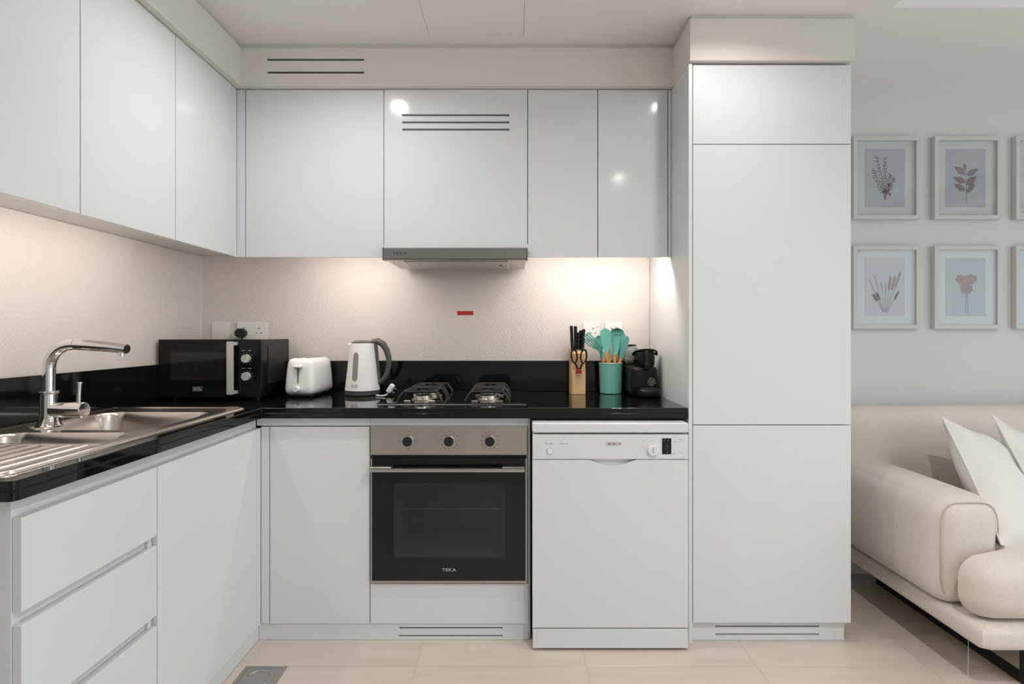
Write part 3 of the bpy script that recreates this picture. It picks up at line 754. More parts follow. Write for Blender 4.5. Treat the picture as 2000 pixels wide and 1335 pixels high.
part('emblem', tube([(c.x + .0048 * math.cos(a), YD - .0004, c.z + .0048 * math.sin(a)) for a in [2 * PI * q / 24 for q in range(24)]], 0.0005, 6, closed=True, bm=box((c.x - .0025, YD - .0006, c.z - .0008), (c.x + .0025, YD - .0001, c.z + .0008))), M_greylight, r)
part('logo', text_bm('BOSCH', 0.0150, (at(1200.5, 0, YD).x, YD - .0005, c.z), FRONT, stretch=1.0), M_redtext, r)

# ================================================================ MICROWAVE
YM = 2.343
mx0, mx1 = at(309, 0, YM).x, at(510, 0, YM).x
mz0, mz1 = ZW1 + .013, at(0, 662.5, YM).z
zm = lambda y: at(0, y, YM).z
r = thing('microwave', 'black microwave oven with silver handle and two dials, in the corner', 'microwave', ((mx0 + mx1) / 2, 2.53, ZW1))
part('casing', box((mx0 + .001, YM + .020, mz0), (mx1 - .001, 2.637, mz1), 0.004), M_blackgl, r)
xh = at(458, 0, YM).x
d = part('door', box((mx0, YM, mz0 - .004), (xh - .001, YM + .019, mz1), 0.003), M_blackgl, r)
part('window', box((at(333, 0, YM).x, YM - .0008, zm(742)), (at(440, 0, YM).x, YM - .0002, zm(687)), 0.0003, 1), mat('microwave_window', (0.016, 0.014, 0.014), 0.06), d)
h0, h1 = at(442.5, 0, YM - .03).x, at(455.5, 0, YM - .03).x
hd = part('handle', box((h0, YM - .034, zm(769) + .0), (h1, YM - .022, zm(666.5)), 0.003), M_silver, d)
for z in (zm(769) + .002, zm(666.5) - .016): part('handle_post', box((h0 + .003, YM - .0218, z), (h1 + .006, YM - .0003, z + .014), 0.001, 1), M_silver, d)
cp = part('control_panel', box((xh, YM, mz0 - .004), (mx1, YM + .019, mz1), 0.003), M_blackgl, r)
for py in (700, 734.5):
    c = at(482, py, YM)
    k = part('dial', lathe([(0.002, -.016), (0.0165, -.016), (0.0175, -.014), (0.0185, 0), (0.002, 0)], (c.x, YM - .0004, c.z), 28, 'Y'), M_silver, r)
    part('dial_notch', box((c.x - .0008, YM - .0172, c.z), (c.x + .0008, YM - .0166, c.z + .014)), M_grey, k)
    m = new()
    for q in range(-2, 9):
        a = PI / 2 - q * PI / 6
        box((c.x + .025 * math.cos(a) - .001, YM - .0006, c.z + .025 * math.sin(a) - .001), (c.x + .025 * math.cos(a) + .001, YM - .0002, c.z + .025 * math.sin(a) + .001), bm=m)
    for k2 in (-.012, .014): box((c.x + k2 - .009, YM - .0006, c.z + .033), (c.x + k2 + .006, YM - .0002, c.z + .035), bm=m)
    part('dial_marks', m, M_greylight, cp)['kind'] = 'stuff'
c = at(386, 759, YM)
def bd_logo(c, y, s, m, parent):
    bm = text_bm('BLACK+', 0.0085 * s, (c.x, y, c.z + .0036 * s), FRONT, stretch=1.05)
    b2 = text_bm('DECKER', 0.0085 * s, (c.x, y, c.z - .0038 * s), FRONT, stretch=1.05)
    me = bpy.data.meshes.new('tmp'); b2.to_mesh(me); b2.free(); bm.from_mesh(me); bpy.data.meshes.remove(me)
    hx, hz, t = .0205 * s, .0092 * s, .0007 * s
    for lo, hi in (((-hx, -hz), (hx, -hz + t)), ((-hx, hz - t), (hx, hz)), ((-hx, -hz), (-hx + t, hz)), ((hx - t, -hz), (hx, hz))):
        box((c.x + lo[0], y - .0003, c.z + lo[1]), (c.x + hi[0], y + .0002, c.z + hi[1]), bm=bm)
    return part('logo', bm, m, parent)
bd_logo(c, YM - .0005, 1.0, M_greylight, d)
part('side_vent', box((mx1 - .001, 2.41, mz0 + .05), (mx1 + .0015, 2.59, mz1 - .03), 0.001, 1), M_blackmat, r)
for x in (mx0 + .04, mx1 - .04):
    for y in (YM + .05, 2.60): part('foot', lathe([(0.001, .0003), (0.014, .0003), (0.014, .0128), (0.001, .0128)], (x, y, ZW1), 14), M_blackmat, r)

# ================================================================ TOASTER
TY = 2.425; rz = math.radians(-4.5)
t0 = at(611, 0, TY)
r = thing('toaster', 'white two-slice toaster between microwave and kettle', 'toaster', (t0.x - .066, TY, ZW1), rz)
W, Lh, Ht = 0.066, 0.236, 0.170
bm = softbox((-W, 0, .012), (W, Lh, Ht), 0.022, (0.003, 0.002, 0.003), n=12)
for v in bm.verts:
    f = (v.co.z - .012) / (Ht - .012); v.co.x *= 1.0 - 0.17 * f * f; v.co.y = Lh / 2 + (v.co.y - Lh / 2) * (1.0 - 0.09 * f)
part('shell', bm, M_whitepl, r, local=True)
for x in (-.019, .019): part('bread_slot', box((x - .012, .045, Ht - .004), (x + .012, Lh - .045, Ht + .0032), 0.004, 2), M_grey, r, local=True)
part('lever_track', box((-.0016, -.0003, .062), (.0016, .020, .140), 0.0005, 1), M_darkslot, r, local=True)
part('lever', softbox((-.019, -.016, .130), (.019, .010, .1415), 0.005, n=5), M_whitepl, r, local=True)
part('browning_dial', lathe([(0.002, -.015), (0.0115, -.015), (0.013, -.012), (0.0145, .006), (0.002, .006)], (-.004, .000, .038), 24, 'Y'), M_whitepl, r, local=True)
part('base', box((-W + .008, .012, .004), (W - .008, Lh - .012, .0125), 0.003), M_blackmat, r, local=True)
for x in (-.04, .04):
    for y in (.035, Lh - .035): part('foot', lathe([(0.001, .0003), (0.010, .0003), (0.010, .0042), (0.001, .0042)], (x, y, 0), 12), M_blackmat, r, local=True)

# ================================================================ KETTLE
KY = 2.545; kc = at(708, 0, KY)
r = thing('kettle', 'white cordless kettle with grey handle and water gauge', 'kettle', (kc.x, KY, ZW1))
part('power_base', lathe([(0.002, .0004), (0.074, .0004), (0.0785, .004), (0.0785, .016), (0.070, .020), (0.002, .020)], n=48), M_grey, r, local=True)
Kb, Kt, kz0, kz1 = 0.0785, 0.0555, .0205, .2360
prof = [(0.002, kz0), (Kb - .003, kz0), (Kb, kz0 + .003)]
for k in range(1, 13):
    u = k / 12; prof.append((Kb + (Kt - Kb) * (u ** 0.92), kz0 + .003 + (kz1 - kz0 - .004) * u))
prof += [(Kt - .002, kz1), (0.002, kz1)]
bod = part('jug', lathe(prof, n=56), M_whitepl, r, local=True)
part('spout_lip', softbox((-.066, -.016, .218), (-.030, .016, .2368), 0.008, n=6), M_whitepl, r, local=True)
part('lid', lathe([(0.002, .2362), (0.050, .2362), (0.049, .241), (0.036, .248), (0.002, .2505)], n=40), M_grey, r, local=True)
def krad(z): return Kb + (Kt - Kb) * (max(0, (z - kz0 - .003) / (kz1 - kz0 - .004)) ** 0.92)
# water gauge wraps the front of the jug
def gauge():
    bm = new(); a0 = math.radians(-103); rows = []
    for k in range(17):
        z = .067 + (.196 - .067) * k / 16
        e = min(k, 16 - k) / 2.0; hw = .0130 * math.sqrt(max(0, 1 - (1 - min(e, 1)) ** 2)) if e < 1 else .0130
        hw = max(hw, .003)
        row = []
        for q in range(-4, 5):
            a = a0 + (hw * q / 4) / krad(z); R = krad(z) + .0011 - .0006 * (abs(q) == 4)
            row.append(bm.verts.new((R * math.cos(a), R * math.sin(a), z)))
        rows.append(row)
    for A, B in zip(rows, rows[1:]):
        for q in range(8): bm.faces.new([A[q], A[q + 1], B[q + 1], B[q]])
    return bm
part('water_gauge', gauge(), M_glass_w, bod, local=True)
hp = [(.045, 0, .243), (.070, 0, .246), (.094, 0, .232), (.111, 0, .205), (.121, 0, .170), (.122, 0, .135), (.114, 0, .100), (.101, 0, .074), (.087, 0, .060), (.074, 0, .058)]
part('handle', tube(hp, [.013, .015, .0155, .0145, .013, .012, .0115, .011, .0115, .011], 16), M_grey, r, local=True)
part('handle_spine', tube([(.0575, 0, .232), (.0640, 0, .180), (.0715, 0, .110), (.0765, 0, .058)], [.011, .0095, .0085, .009], 12), M_grey, r, local=True)
def klogo():
    c = Vector((0, 0, 0)); bm = text_bm('BLACK+', .0085, (0, 0, .0036), FRONT, stretch=1.05)
    b2 = text_bm('DECKER', .0085, (0, 0, -.0038), FRONT, stretch=1.05)
    me = bpy.data.meshes.new('tmp'); b2.to_mesh(me); b2.free(); bm.from_mesh(me); bpy.data.meshes.remove(me)
    hx, hz, t = .0175, .0092, .0007
    for lo, hi in (((-hx, -hz), (hx, -hz + t)), ((-hx, hz - t), (hx, hz)), ((-hx, -hz), (-hx + t, hz)), ((hx - t, -hz), (hx, hz))):
        box((lo[0], -.0002, lo[1]), (hi[0], .0002, hi[1]), bm=bm)
    a0 = math.radians(-102)
    for v in bm.verts:
        z = .046 + v.co.z; a = a0 + v.co.x * .85 / krad(z); R = krad(z) + .0006 - v.co.y
        v.co = Vector((R * math.cos(a), R * math.sin(a), z))
    return bm
part('logo', klogo(), M_greylight, bod, local=True)
# its plug lying on the worktop
pl = at(757, 757, 2.46)
r = thing('power_plug', 'white power plug and cable lying beside the kettle', 'plug', (pl.x, 2.46, ZW1))
part('cable', tube([(-.055, .02, .004), (-.035, .0, .004), (-.018, -.006, .0045), (-.004, -.004, .008), (.004, .0, .018)], .0036, 10), M_whitepl, r, local=True)
bm = softbox((-.011, -.015, -.020), (.011, .015, .022), 0.006, n=6); bm.transform(Matrix.Translation((.013, 0, .036)) @ Matrix.Rotation(math.radians(32), 4, 'Y'))
part('plug_body', bm, M_whitepl, r, local=True)
bm = new()
for (y, z) in ((0, .012), (-.009, -.006), (.009, -.006)): box((.011, y - .003, z - .002), (.026, y + .003, z + .002), bm=bm)
bm.transform(Matrix.Translation((.013, 0, .036)) @ Matrix.Rotation(math.radians(32), 4, 'Y'))
part('pins', bm, M_chrome, r, local=True)

# ================================================================ KNIFE BLOCK, KNIVES, SCISSORS
KB = 2.555
kx0, kx1 = at(1115.5, 0, KB).x, at(1143.5, 0, KB).x
r = thing('knife_block', 'pale wooden knife block standing between hob and utensil pot', 'knife block', ((kx0 + kx1) / 2, KB + .05, ZW1))
zkf, zkb = at(0, 690, KB).z, at(0, 690, KB).z + .022
part('block', prism([(KB, ZW1 + .0003), (KB + .105, ZW1 + .0003), (KB + .105, zkb), (KB + .004, zkf)], kx0, kx1, 'YZX', bev=0.0015), M_wood, r)
part('front_slat', box((kx0 + .005, KB - .005, ZW1 + .0004), (kx1 - .0005, KB - .0003, at(0, 722, KB).z), 0.001, 1), mat('maple_slat', (0.68, 0.46, 0.24), .5), r)
hnd = [(1116.5, 690, 1116, 636, .0), (1124, 690, 1124, 636.5, .022), (1128.5, 690, 1129.5, 649, .03), (1133.5, 690, 1134, 645, .045), (1138.8, 690, 1140, 642.5, .012)]
desc = ['leftmost of the black-handled knives in the wooden block', 'second black-handled knife from the left in the wooden block', 'short middle black-handled knife in the wooden block', 'fourth black-handled knife from the left in the wooden block', 'rightmost of the black-handled knives in the wooden block']
for (xa, ya, xb_, yb_, dy), lab in zip(hnd, desc):
    y = KB + .028 + dy; zs = zkf + (zkb - zkf) * (.028 + dy) / .105 + .001
    a = at(xa, ya, y); b = at(xb_, yb_, y + .02)
    xk = min(max(a.x, kx0 + .009), kx1 - .009)
    r = thing('kitchen_knife', lab, 'knife', (xk, y, zs), group='knives in the block')
    dz = b.z - zs
    part('handle', tube([(xk, y, zs + .004), (xk + (b.x - xk) * .3, y + .006, zs + dz * .3), (xk + (b.x - xk) * .7, y + .014, zs + dz * .7), (b.x, y + .020, zs + dz * .97), (b.x, y + .0205, b.z)], [.0078, .0075, .0080, .0086, .005], 10), M_blackgl, r)
    part('bolster', tube([(xk, y - .0005, zs), (xk, y, zs + .0038)], .0068, 10), M_chrome, r)
    rv = new()
    for f in (.3, .6, .85): lathe([(0.0003, -.0004), (0.0016, -.0004), (0.0016, .003), (0.0003, .003)], (xk + (b.x - xk) * f, y + .02 * f - .0090, zs + dz * f), 8, 'Y', rv)
    part('rivets', rv, M_grey, r)['kind'] = 'stuff'
sxc = at(1131, 0, KB - .02).x; ysc = KB - .014
r = thing('scissors', 'black-handled kitchen scissors slotted on the front of knife block', 'scissors', (sxc, ysc, at(0, 727, ysc).z))
zq = lambda y: at(0, y, ysc).z
for s in (-1, 1):
    pts = []
    cxl, czl = sxc + s * .0215, (zq(682) + zq(708)) / 2
    for k in range(20):
        a = 2 * PI * k / 20
        pts.append((cxl + .0135 * math.cos(a) + s * .0022 * math.sin(a), ysc - .003 * s, czl + .031 * math.sin(a)))
    bm = tube(pts, .0038, 8, closed=True)
    tube([(cxl - s * .004, ysc - .003 * s, czl - .029), (sxc + s * .006, ysc - .002 * s, zq(719)), (sxc + s * .001, ysc - .001 * s, zq(727))], [.004, .0045, .0042], 8, bm)
    part('finger_loop', bm, M_blackgl, r)
part('pivot_cover', box((sxc - .0125, ysc - .008, zq(729.5)), (sxc + .0125, ysc + .004, zq(721)), 0.003), M_redp, r)
part('blades', prism([(sxc - .009, zq(729.5)), (sxc + .009, zq(729.5)), (sxc + .004, zq(729.5) - .004), (sxc - .004, zq(729.5) - .004)], ysc - .002, ysc + .002, 'XZY'), M_chrome, r)

# ================================================================ UTENSIL POT AND UTENSILS
PY = 2.600; pc = at(1192.5, 0, PY).x; PH = .142
r = thing('utensil_pot', 'turquoise round pot holding kitchen utensils', 'pot', (pc, PY, ZW1))
part('pot', lathe([(0.002, .0004), (0.047, .0004), (0.050, .004), (0.0545, PH - .004), (0.0550, PH), (0.0525, PH), (0.050, PH - .01), (0.046, .008), (0.002, .007)], (pc, PY, ZW1), 44), M_teal_d, r)
part('rim', tube([(pc + .0545 * math.cos(a), PY + .0545 * math.sin(a), ZW1 + PH) for a in [2 * PI * k / 44 for k in range(44)]], .0018, 8, closed=True), mat('pale_turquoise_rim', (0.36, 0.60, 0.52), .4), r)
def utensil(name, lab, bx, by, tx_, ty_px, dy, head, turn=0.0, wood=0.62):
    """bx,by: foot in the pot (m from pot centre); (tx_,ty_px): pixel of the head's tip at depth PY+dy; head: list of (s, half_width, thickness) along the head"""
    foot = Vector((pc + bx, PY + by, ZW1 + .012)); tip = at(tx_, ty_px, PY + dy)
    ax = (tip - foot); L = ax.length; ax.normalize()
    r = thing(name, lab, name.split('_')[-1], foot, group='utensils in the turquoise pot')
    hl = head[0][0]
    part('handle', tube([foot, foot + ax * (L - hl) * .5, foot + ax * (L - hl + .006)], [.0055, .0062, .0065], 10), M_woodh, r)
    side = Vector((math.cos(turn), math.sin(turn), 0)); side = (side - ax * side.dot(ax)).normalized(); nrm = ax.cross(side)
    return r, foot, tip, ax, side, nrm, L
def blade(spec, tip, ax, side, nrm, cup=0.0, bend=0.0):
    """flat or cupped head: spec rows (distance from tip, half width)"""
    bm = new(); rows = []
    for (s, hw, th) in spec:
        row = []
        for q in range(-4, 5):
            u = q / 4
            c = tip - ax * s + side * (hw * u) + nrm * (cup * (1 - u * u) * min(1, hw / .02) + bend * max(0, .05 - s))
            row.append((c - nrm * th / 2, c + nrm * th / 2))
        rows.append([[bm.verts.new(p[0]) for p in row], [bm.verts.new(p[1]) for p in row]])
    for A, B in zip(rows, rows[1:]):
        for k in (0, 1):
            for q in range(8): bm.faces.new([A[k][q], A[k][q + 1], B[k][q + 1], B[k][q]])
        for q in (0, 8): bm.faces.new([A[0][q], A[1][q], B[1][q], B[0][q]])
    for R_ in (rows[0], rows[-1]):
        for q in range(8): bm.faces.new([R_[0][q], R_[0][q + 1], R_[1][q + 1], R_[1][q]])
    return bm
def rounded(length, hw, neck, n=12, th=.005, shape=0.5):
    sp = []
    for k in range(n + 1):
        u = k / n; s = length * u
        if u < .25: wv = hw * (1 - (1 - u / .25) ** 2) ** shape
        elif u < .55: wv = hw
        else: wv = hw + (neck - hw) * (lambda t: t * t * (3 - 2 * t))((u - .55) / .45)
        sp.append((s, max(wv, .003), th))
    return sp
# slotted turner on the left, tilted
R_ = utensil('slotted_turner', 'turquoise slotted turner leaning left out of the pot', -.035, .02, 1144, 657, .0, [(.105, 0, 0)], .5)
r, foot, tip, ax, side, nrm, L = R_
neck = at(1172, 681, PY); tipv = at(1143, 656, PY)
ax2 = (tipv - neck).normalized(); sd = Vector((-ax2.z, 0.35, ax2.x)).normalized(); sd = (sd - ax2 * sd.dot(ax2)).normalized(); nm = ax2.cross(sd)
L2 = (tipv - neck).length
hd = new()
for q in range(5):
    o = sd * (-.020 + .010 * q)
    bm2 = tube([tipv + o * 1.1, tipv - ax2 * L2 * .45 + o, neck + o * .45], [.0032, .0034, .004], 8, hd)
tube([tipv - sd * .024, tipv + sd * .024], .0034, 8, hd); tube([neck - sd * .012, neck + sd * .012], .006, 8, hd)
for q in range(5): pass
part('slotted_head', hd, M_teal, r)
for o_ in list(r.children):
    if o_.name.startswith('handle'): bpy.data.objects.remove(o_)
part('neck', tube([neck, at(1177, 697, PY), at(1180, 712, PY + .005), (pc - .028, PY + .01, ZW1 + .05)], [.007, .0075, .0075, .006], 10), M_teal, r)
def simple(name, lab, bx, by, px, py, dy, length, hw, neck, turn, cup=0.0, th=.006, shape=.5):
    r, foot, tip, ax, side, nrm, L = utensil(name, lab, bx, by, px, py, dy, [(length, 0, 0)], turn)
    part('head', blade(rounded(length, hw, neck, th=th, shape=shape), tip, ax, side, nrm, cup), M_teal, r)
simple('wide_spatula', 'broad turquoise silicone spatula in the front of the pot', -.008, -.028, 1181.5, 641, -.025, .115, .0235, .0075, 0.0, .002, .008, .35)
simple('serving_spoon', 'turquoise spoon standing at the back left of the pot', -.012, .022, 1168, 655, .022, .085, .019, .006, .3, .006)
simple('deep_ladle', 'large turquoise ladle with curved bowl at the back right', .018, .026, 1206, 640, .022, .105, .0330, .007, -.2, .018, .005)
simple('solid_spoon', 'turquoise spoon standing upright in front of the ladle', .008, -.012, 1204.5, 651, -.02, .105, .0165, .006, -.1, .007)
simple('round_spoon', 'turquoise round spoon right of centre in the pot', .024, .006, 1215, 648, .004, .110, .0205, .0065, .3, .006)
simple('narrow_spatula', 'pale turquoise narrow spatula leaning far right out of pot', .004, -.012, 1225, 656, -.024, .110, .0145, .0065, .2, .001, .006, .35)
simple('short_brush', 'small turquoise brush low in the middle of the pot', .0, -.030, 1188, 676, -.012, .045, .0085, .006, 0.2, .0)
simple('small_whisk', 'slim turquoise whisk stem left in the pot', -.030, -.012, 1178, 688, -.02, .030, .0060, .005, 0.0, .0)

# ================================================================ CAPSULE COFFEE MACHINE
CYF = 2.440
cx0, cx1 = at(1241, 0, CYF).x, at(1286, 0, CYF).x; cxm = (cx0 + cx1) / 2
r = thing('coffee_machine', 'compact black capsule coffee machine beside the tall cabinet', 'coffee machine', (cxm, 2.54, ZW1))
zc = lambda y: at(0, y, CYF).z
part('body', softbox((cx0 - .018, CYF + .01, ZW1 + .004), (cx1, 2.665, zc(716)), 0.016, (0, 0, 0), n=8), M_blackcm, r)
hd = part('brew_head', lathe([(0.002, zc(718)), (0.040, zc(718)), (0.046, zc(712)), (0.047, zc(700)), (0.045, zc(690)), (0.040, zc(684)), (0.002, zc(681))], (cxm, CYF + .052, 0), 36), M_blackcm, r)
part('head_crest', softbox((cxm - .007, CYF - .002, zc(714)), (cxm + .007, CYF + .03, zc(684)), 0.006, n=5), M_blackmat, hd)
lv = []
for k in range(17):
    a = PI * k / 16
    lv.append((cxm + .004 + .053 * math.cos(a), CYF + .060 - .054 * math.sin(a), zc(693) + .024 * math.sin(a) ** .7))
part('lever', tube(lv, [.0060] + [.0046] * 15 + [.0060], 10), M_blackcm, r)
part('lever_hinge', tube([(cxm - .050, CYF + .06, zc(691)), (cxm + .058, CYF + .06, zc(691))], .006, 10), M_blackmat, r)
part('coffee_outlet', softbox((cxm - .014, CYF - .020, zc(722)), (cxm + .014, CYF + .012, zc(708)), 0.006, n=5), M_blackcm, r)
tk = part('water_tank', softbox((cx0 - .020, 2.545, zc(716) + .0005), (cx0 + .046, 2.655, at(0, 675.5, 2.61).z), 0.030, n=8), M_tank, r)
part('tank_lid', softbox((cx0 - .002, 2.575, at(0, 675.5, 2.61).z + .0005), (cx0 + .034, 2.650, at(0, 672.5, 2.61).z + .001), 0.003, n=5), M_blackcm, tk)
part('side_knob', softbox((cx0 - .030, CYF + .03, zc(713)), (cx0 + .004, CYF + .06, zc(704)), 0.006, n=5), M_blackcm, r)
part('drip_tray', softbox((cx0 + .004, CYF - .058, ZW1 + .0006), (cx1 - .002, CYF + .012, zc(757)), 0.014, n=7), M_blackcm, r)
part('tray_grid', box((cx0 + .016, CYF - .048, zc(757) - .0005), (cx1 - .014, CYF + .005, zc(757) + .001), 0.0006, 1), M_blackmat, r)
m = new()
for i in range(7):
    for j in range(8):
        x = at(1265.5 + i * 2.4 + (j % 2) * 1.2, 0, CYF).x; z = zc(738 + j * 2.2)
        if (i - 3.2) ** 2 / 12 + (j - 3.5) ** 2 / 14 < 1.0: lathe([(0.0002, -.0008), (0.0014, -.0008), (0.0014, .0012), (0.0002, .0012)], (x, CYF + .0095, z), 6, 'Y', m)
part('dot_grid', m, M_greylight, r)['kind'] = 'stuff'  # pale grey dots in an oval grid on the body front

# ================================================================ SOCKETS, PLUG, STICKER
YS = YW - .0105
def plate(lab, x0, x1, y0, y1, sockets, name='wall_socket', switch=True):
    a, b = at(x0, y1, YS), at(x1, y0, YS)
    r = thing(name, lab, 'socket', ((a.x + b.x) / 2, YS, a.z), group='backsplash sockets')
    part('plate', box((a.x, YS - .009, a.z), (b.x, YS, b.z), 0.0025), M_whitepl, r)
    for px in sockets:
        c = at(px, (y0 + y1) / 2, YS); m = new()
        for (dx, dz, w_, h_) in ((0, .016, .002, .0045), (-.011, -.006, .0035, .002), (.011, -.006, .0035, .002)):
            box((c.x + dx - w_, YS - .0094, c.z + dz - h_ - .005), (c.x + dx + w_, YS - .0091, c.z + dz + h_ - .005), bm=m)
        part('pin_holes', m, M_darkslot, r)['kind'] = 'stuff'
        if switch: part('rocker', box((c.x - .007 + .02, YS - .0115, c.z + .018), (c.x + .007 + .02, YS - .0092, c.z + .030), 0.001, 1), M_whitepl, r)
    return r
s1_ = plate('white single wall outlet with small hole, above the microwave', 415.5, 450, 629, 662, [], 'wall_outlet')
c = at(432, 654, YS); part('indicator_hole', lathe([(0.0003, -.0095), (0.003, -.0095), (0.003, -.0091), (0.0003, -.0091)], (c.x, YS, c.z), 10, 'Y'), M_darkslot, s1_)
c = at(432.5, 644, YS); part('rocker', box((c.x - .028, YS - .0105, c.z - .028), (c.x + .028, YS - .0092, c.z + .026), 0.001, 1), M_whitepl, s1_)
plate('white double wall socket behind the black plug', 464, 523, 629, 662, [478, 507])
plate('white wall socket behind the knife handles', 1138, 1171, 629, 662, [1158])
plate('white wall socket behind the turquoise spatula heads', 1181, 1215, 629, 662, [1194])
c = at(475.5, 650, YS)
r = thing('power_plug', 'black mains plug pushed into the double socket', 'plug', (c.x, YS - .02, c.z))
part('plug_body', prism([(c.x + .026 * math.cos(a) * 1.05, c.z + .024 * math.sin(a)) for a in [2 * PI * (k + .5) / 8 for k in range(8)]], YS - .040, YS - .0098, 'XZY', bev=.004), M_blackmat, r)
part('cable', tube([(c.x + .006, YS - .028, c.z - .022), (c.x + .008, YS - .030, c.z - .05), (c.x + .01, YS - .0306, c.z - .10)], .004, 8), M_blackmat, r)
a, b = at(893, 615, YS), at(924.5, 607, YS)
r = thing('warning_sticker', 'small red sticker on the backsplash above the hob', 'sticker', ((a.x + b.x) / 2, YS, a.z))
part('label_sheet', box((a.x, YS - .0006, a.z), (b.x, YS - .0001, b.z)), M_red, r)
m = new()
for k in range(9):
    x = a.x + .008 + k * .0073; box((x, YS - .0009, (a.z + b.z) / 2 - .0022), (x + .0045, YS - .0007, (a.z + b.z) / 2 + .0022), bm=m)
part('printed_band', m, M_redtext, r)['kind'] = 'stuff'

# ================================================================ FLOOR DRAIN
r = thing('floor_drain', 'square stainless floor drain cover by the corner of the plinths', 'drain', (-.868, 1.873, 0))
ux0, ux1, uy0, uy1 = -.942, -.796, 1.800, 1.946
part('frame', cells([ux0, ux0 + .012, ux1 - .012, ux1], [uy0, uy0 + .012, uy1 - .012, uy1], lambda i, j: not (i == 1 and j == 1), .0002, .0030), M_steel, r)
part('plate', box((ux0 + .0125, uy0 + .0125, .0002), (ux1 - .0125, uy1 - .0125, .0024), 0.0004, 1), M_steel, r)
part('lift_ring', tube([((ux0 + ux1) / 2 + .045 * math.cos(a), (uy0 + uy1) / 2 + .045 * math.sin(a), .0034) for a in [2 * PI * k / 36 for k in range(36)]], .0012, 6, closed=True), M_chrome, r)

# ================================================================ PICTURES
YPF = YW - .001
def leaf(bm, x, z, ang, L, wd, y):
    pts = []
    for k in range(7):
        u = k / 6; pts.append((L * u, wd * math.sin(PI * min(1, u ** .8)) * .5))
    pts += [(p[0], -p[1]) for p in reversed(pts[1:-1])]
    ca, sa = math.cos(ang), math.sin(ang)
    vs = [bm.verts.new((x + p[0] * ca - p[1] * sa, y, z + p[0] * sa + p[1] * ca)) for p in pts]
    bm.faces.new(vs)
def stem(bm, pts, wd, y):
    for (x0, z0), (x1, z1) in zip(pts, pts[1:]):
        d = Vector((x1 - x0, z1 - z0)); d.normalize(); nx_, nz_ = -d.y * wd / 2, d.x * wd / 2
        bm.faces.new([bm.verts.new((x0 + nx_, y, z0 + nz_)), bm.verts.new((x0 - nx_, y, z0 - nz_)), bm.verts.new((x1 - nx_, y, z1 - nz_)), bm.verts.new((x1 + nx_, y, z1 + nz_))])
def art_twig(a, b, y):
    rnd = random.Random(3)
    for k in range(5):
        ang = PI / 2 + (-.42 + .21 * k); L = .11 + .06 * (k in (2, 3)) + .01 * k
        p = [(0.0, -.085), (.3 * L * math.cos(ang), -.085 + .5 * L * math.sin(ang)), (L * math.cos(ang), -.085 + L * math.sin(ang))]
        stem(a, p, .0022, y)
        for q in range(10):
            u = .25 + .075 * q; x = L * u * math.cos(ang); z = -.085 + L * u * math.sin(ang)
            for s in (-1, 1): leaf(a, x, z, ang + s * rnd.uniform(.4, .9), rnd.uniform(.010, .022), .005, y - .0001)
    for k in range(16): leaf(b, rnd.uniform(-.012, .025), rnd.uniform(-.065, -.02), rnd.uniform(.6, 2.4), .02, .008, y - .0002)
def art_leaves(a, b, y):
    stem(b, [(.004, -.100), (.002, -.03), (0, .055)], .0028, y)
    for (z, ang, L, wd) in ((-.040, 2.68, .062, .027), (-.005, 2.80, .066, .027), (.030, 2.60, .064, .028), (.045, 1.75, .034, .017), (-.050, .72, .058, .024), (-.018, .66, .064, .034), (.026, .42, .066, .026)):
        leaf(a, 0.0 + (.002 if ang < 1.5 else -.002), z, ang, L, wd, y - .0001)
def art_grass(a, b, y):
    rnd = random.Random(5)
    for (ang, L, head) in ((2.02, .155, 0), (1.85, .165, 0), (1.70, .13, 0), (1.55, .125, 0), (1.42, .15, 1), (1.30, .155, 1), (1.20, .18, 1), (2.12, .085, 1), (1.95, .085, 1), (1.02, .10, 1)):
        x0 = (1.6 - ang) * .02
        stem(b, [(x0, -.095), (x0 + L * .5 * math.cos(ang), -.095 + L * .5 * math.sin(ang)), (x0 + L * math.cos(ang), -.095 + L * math.sin(ang))], .0024, y)
        for q in range(14):
            u = .62 + .028 * q; leaf(a if head else b, x0 + L * u * math.cos(ang), -.095 + L * u * math.sin(ang), ang + (.4 if q % 2 else -.4), .014 if head else .009, .006 if head else .003, y - .0001)
def art_bloom(a, b, y):
    rnd = random.Random(9)
    stem(b, [(-.002, -.100), (.002, -.02), (.004, .02)], .0036, y); stem(b, [(.010, -.100), (.008, -.02), (.004, .02)], .0030, y)
    for (cx_, cz_, rx, rz_) in ((-.022, .046, .023, .017), (.024, .048, .026, .018), (.002, .012, .027, .024)):
        for k in range(150):
            t_ = rnd.uniform(0, 2 * PI); q = math.sqrt(rnd.random())
            leaf(a if k % 5 else b, cx_ + rx * q * math.cos(t_), cz_ + rz_ * q * math.sin(t_), rnd.uniform(0, 2 * PI), .0085, .0058, y - .0001 - .000003 * k)
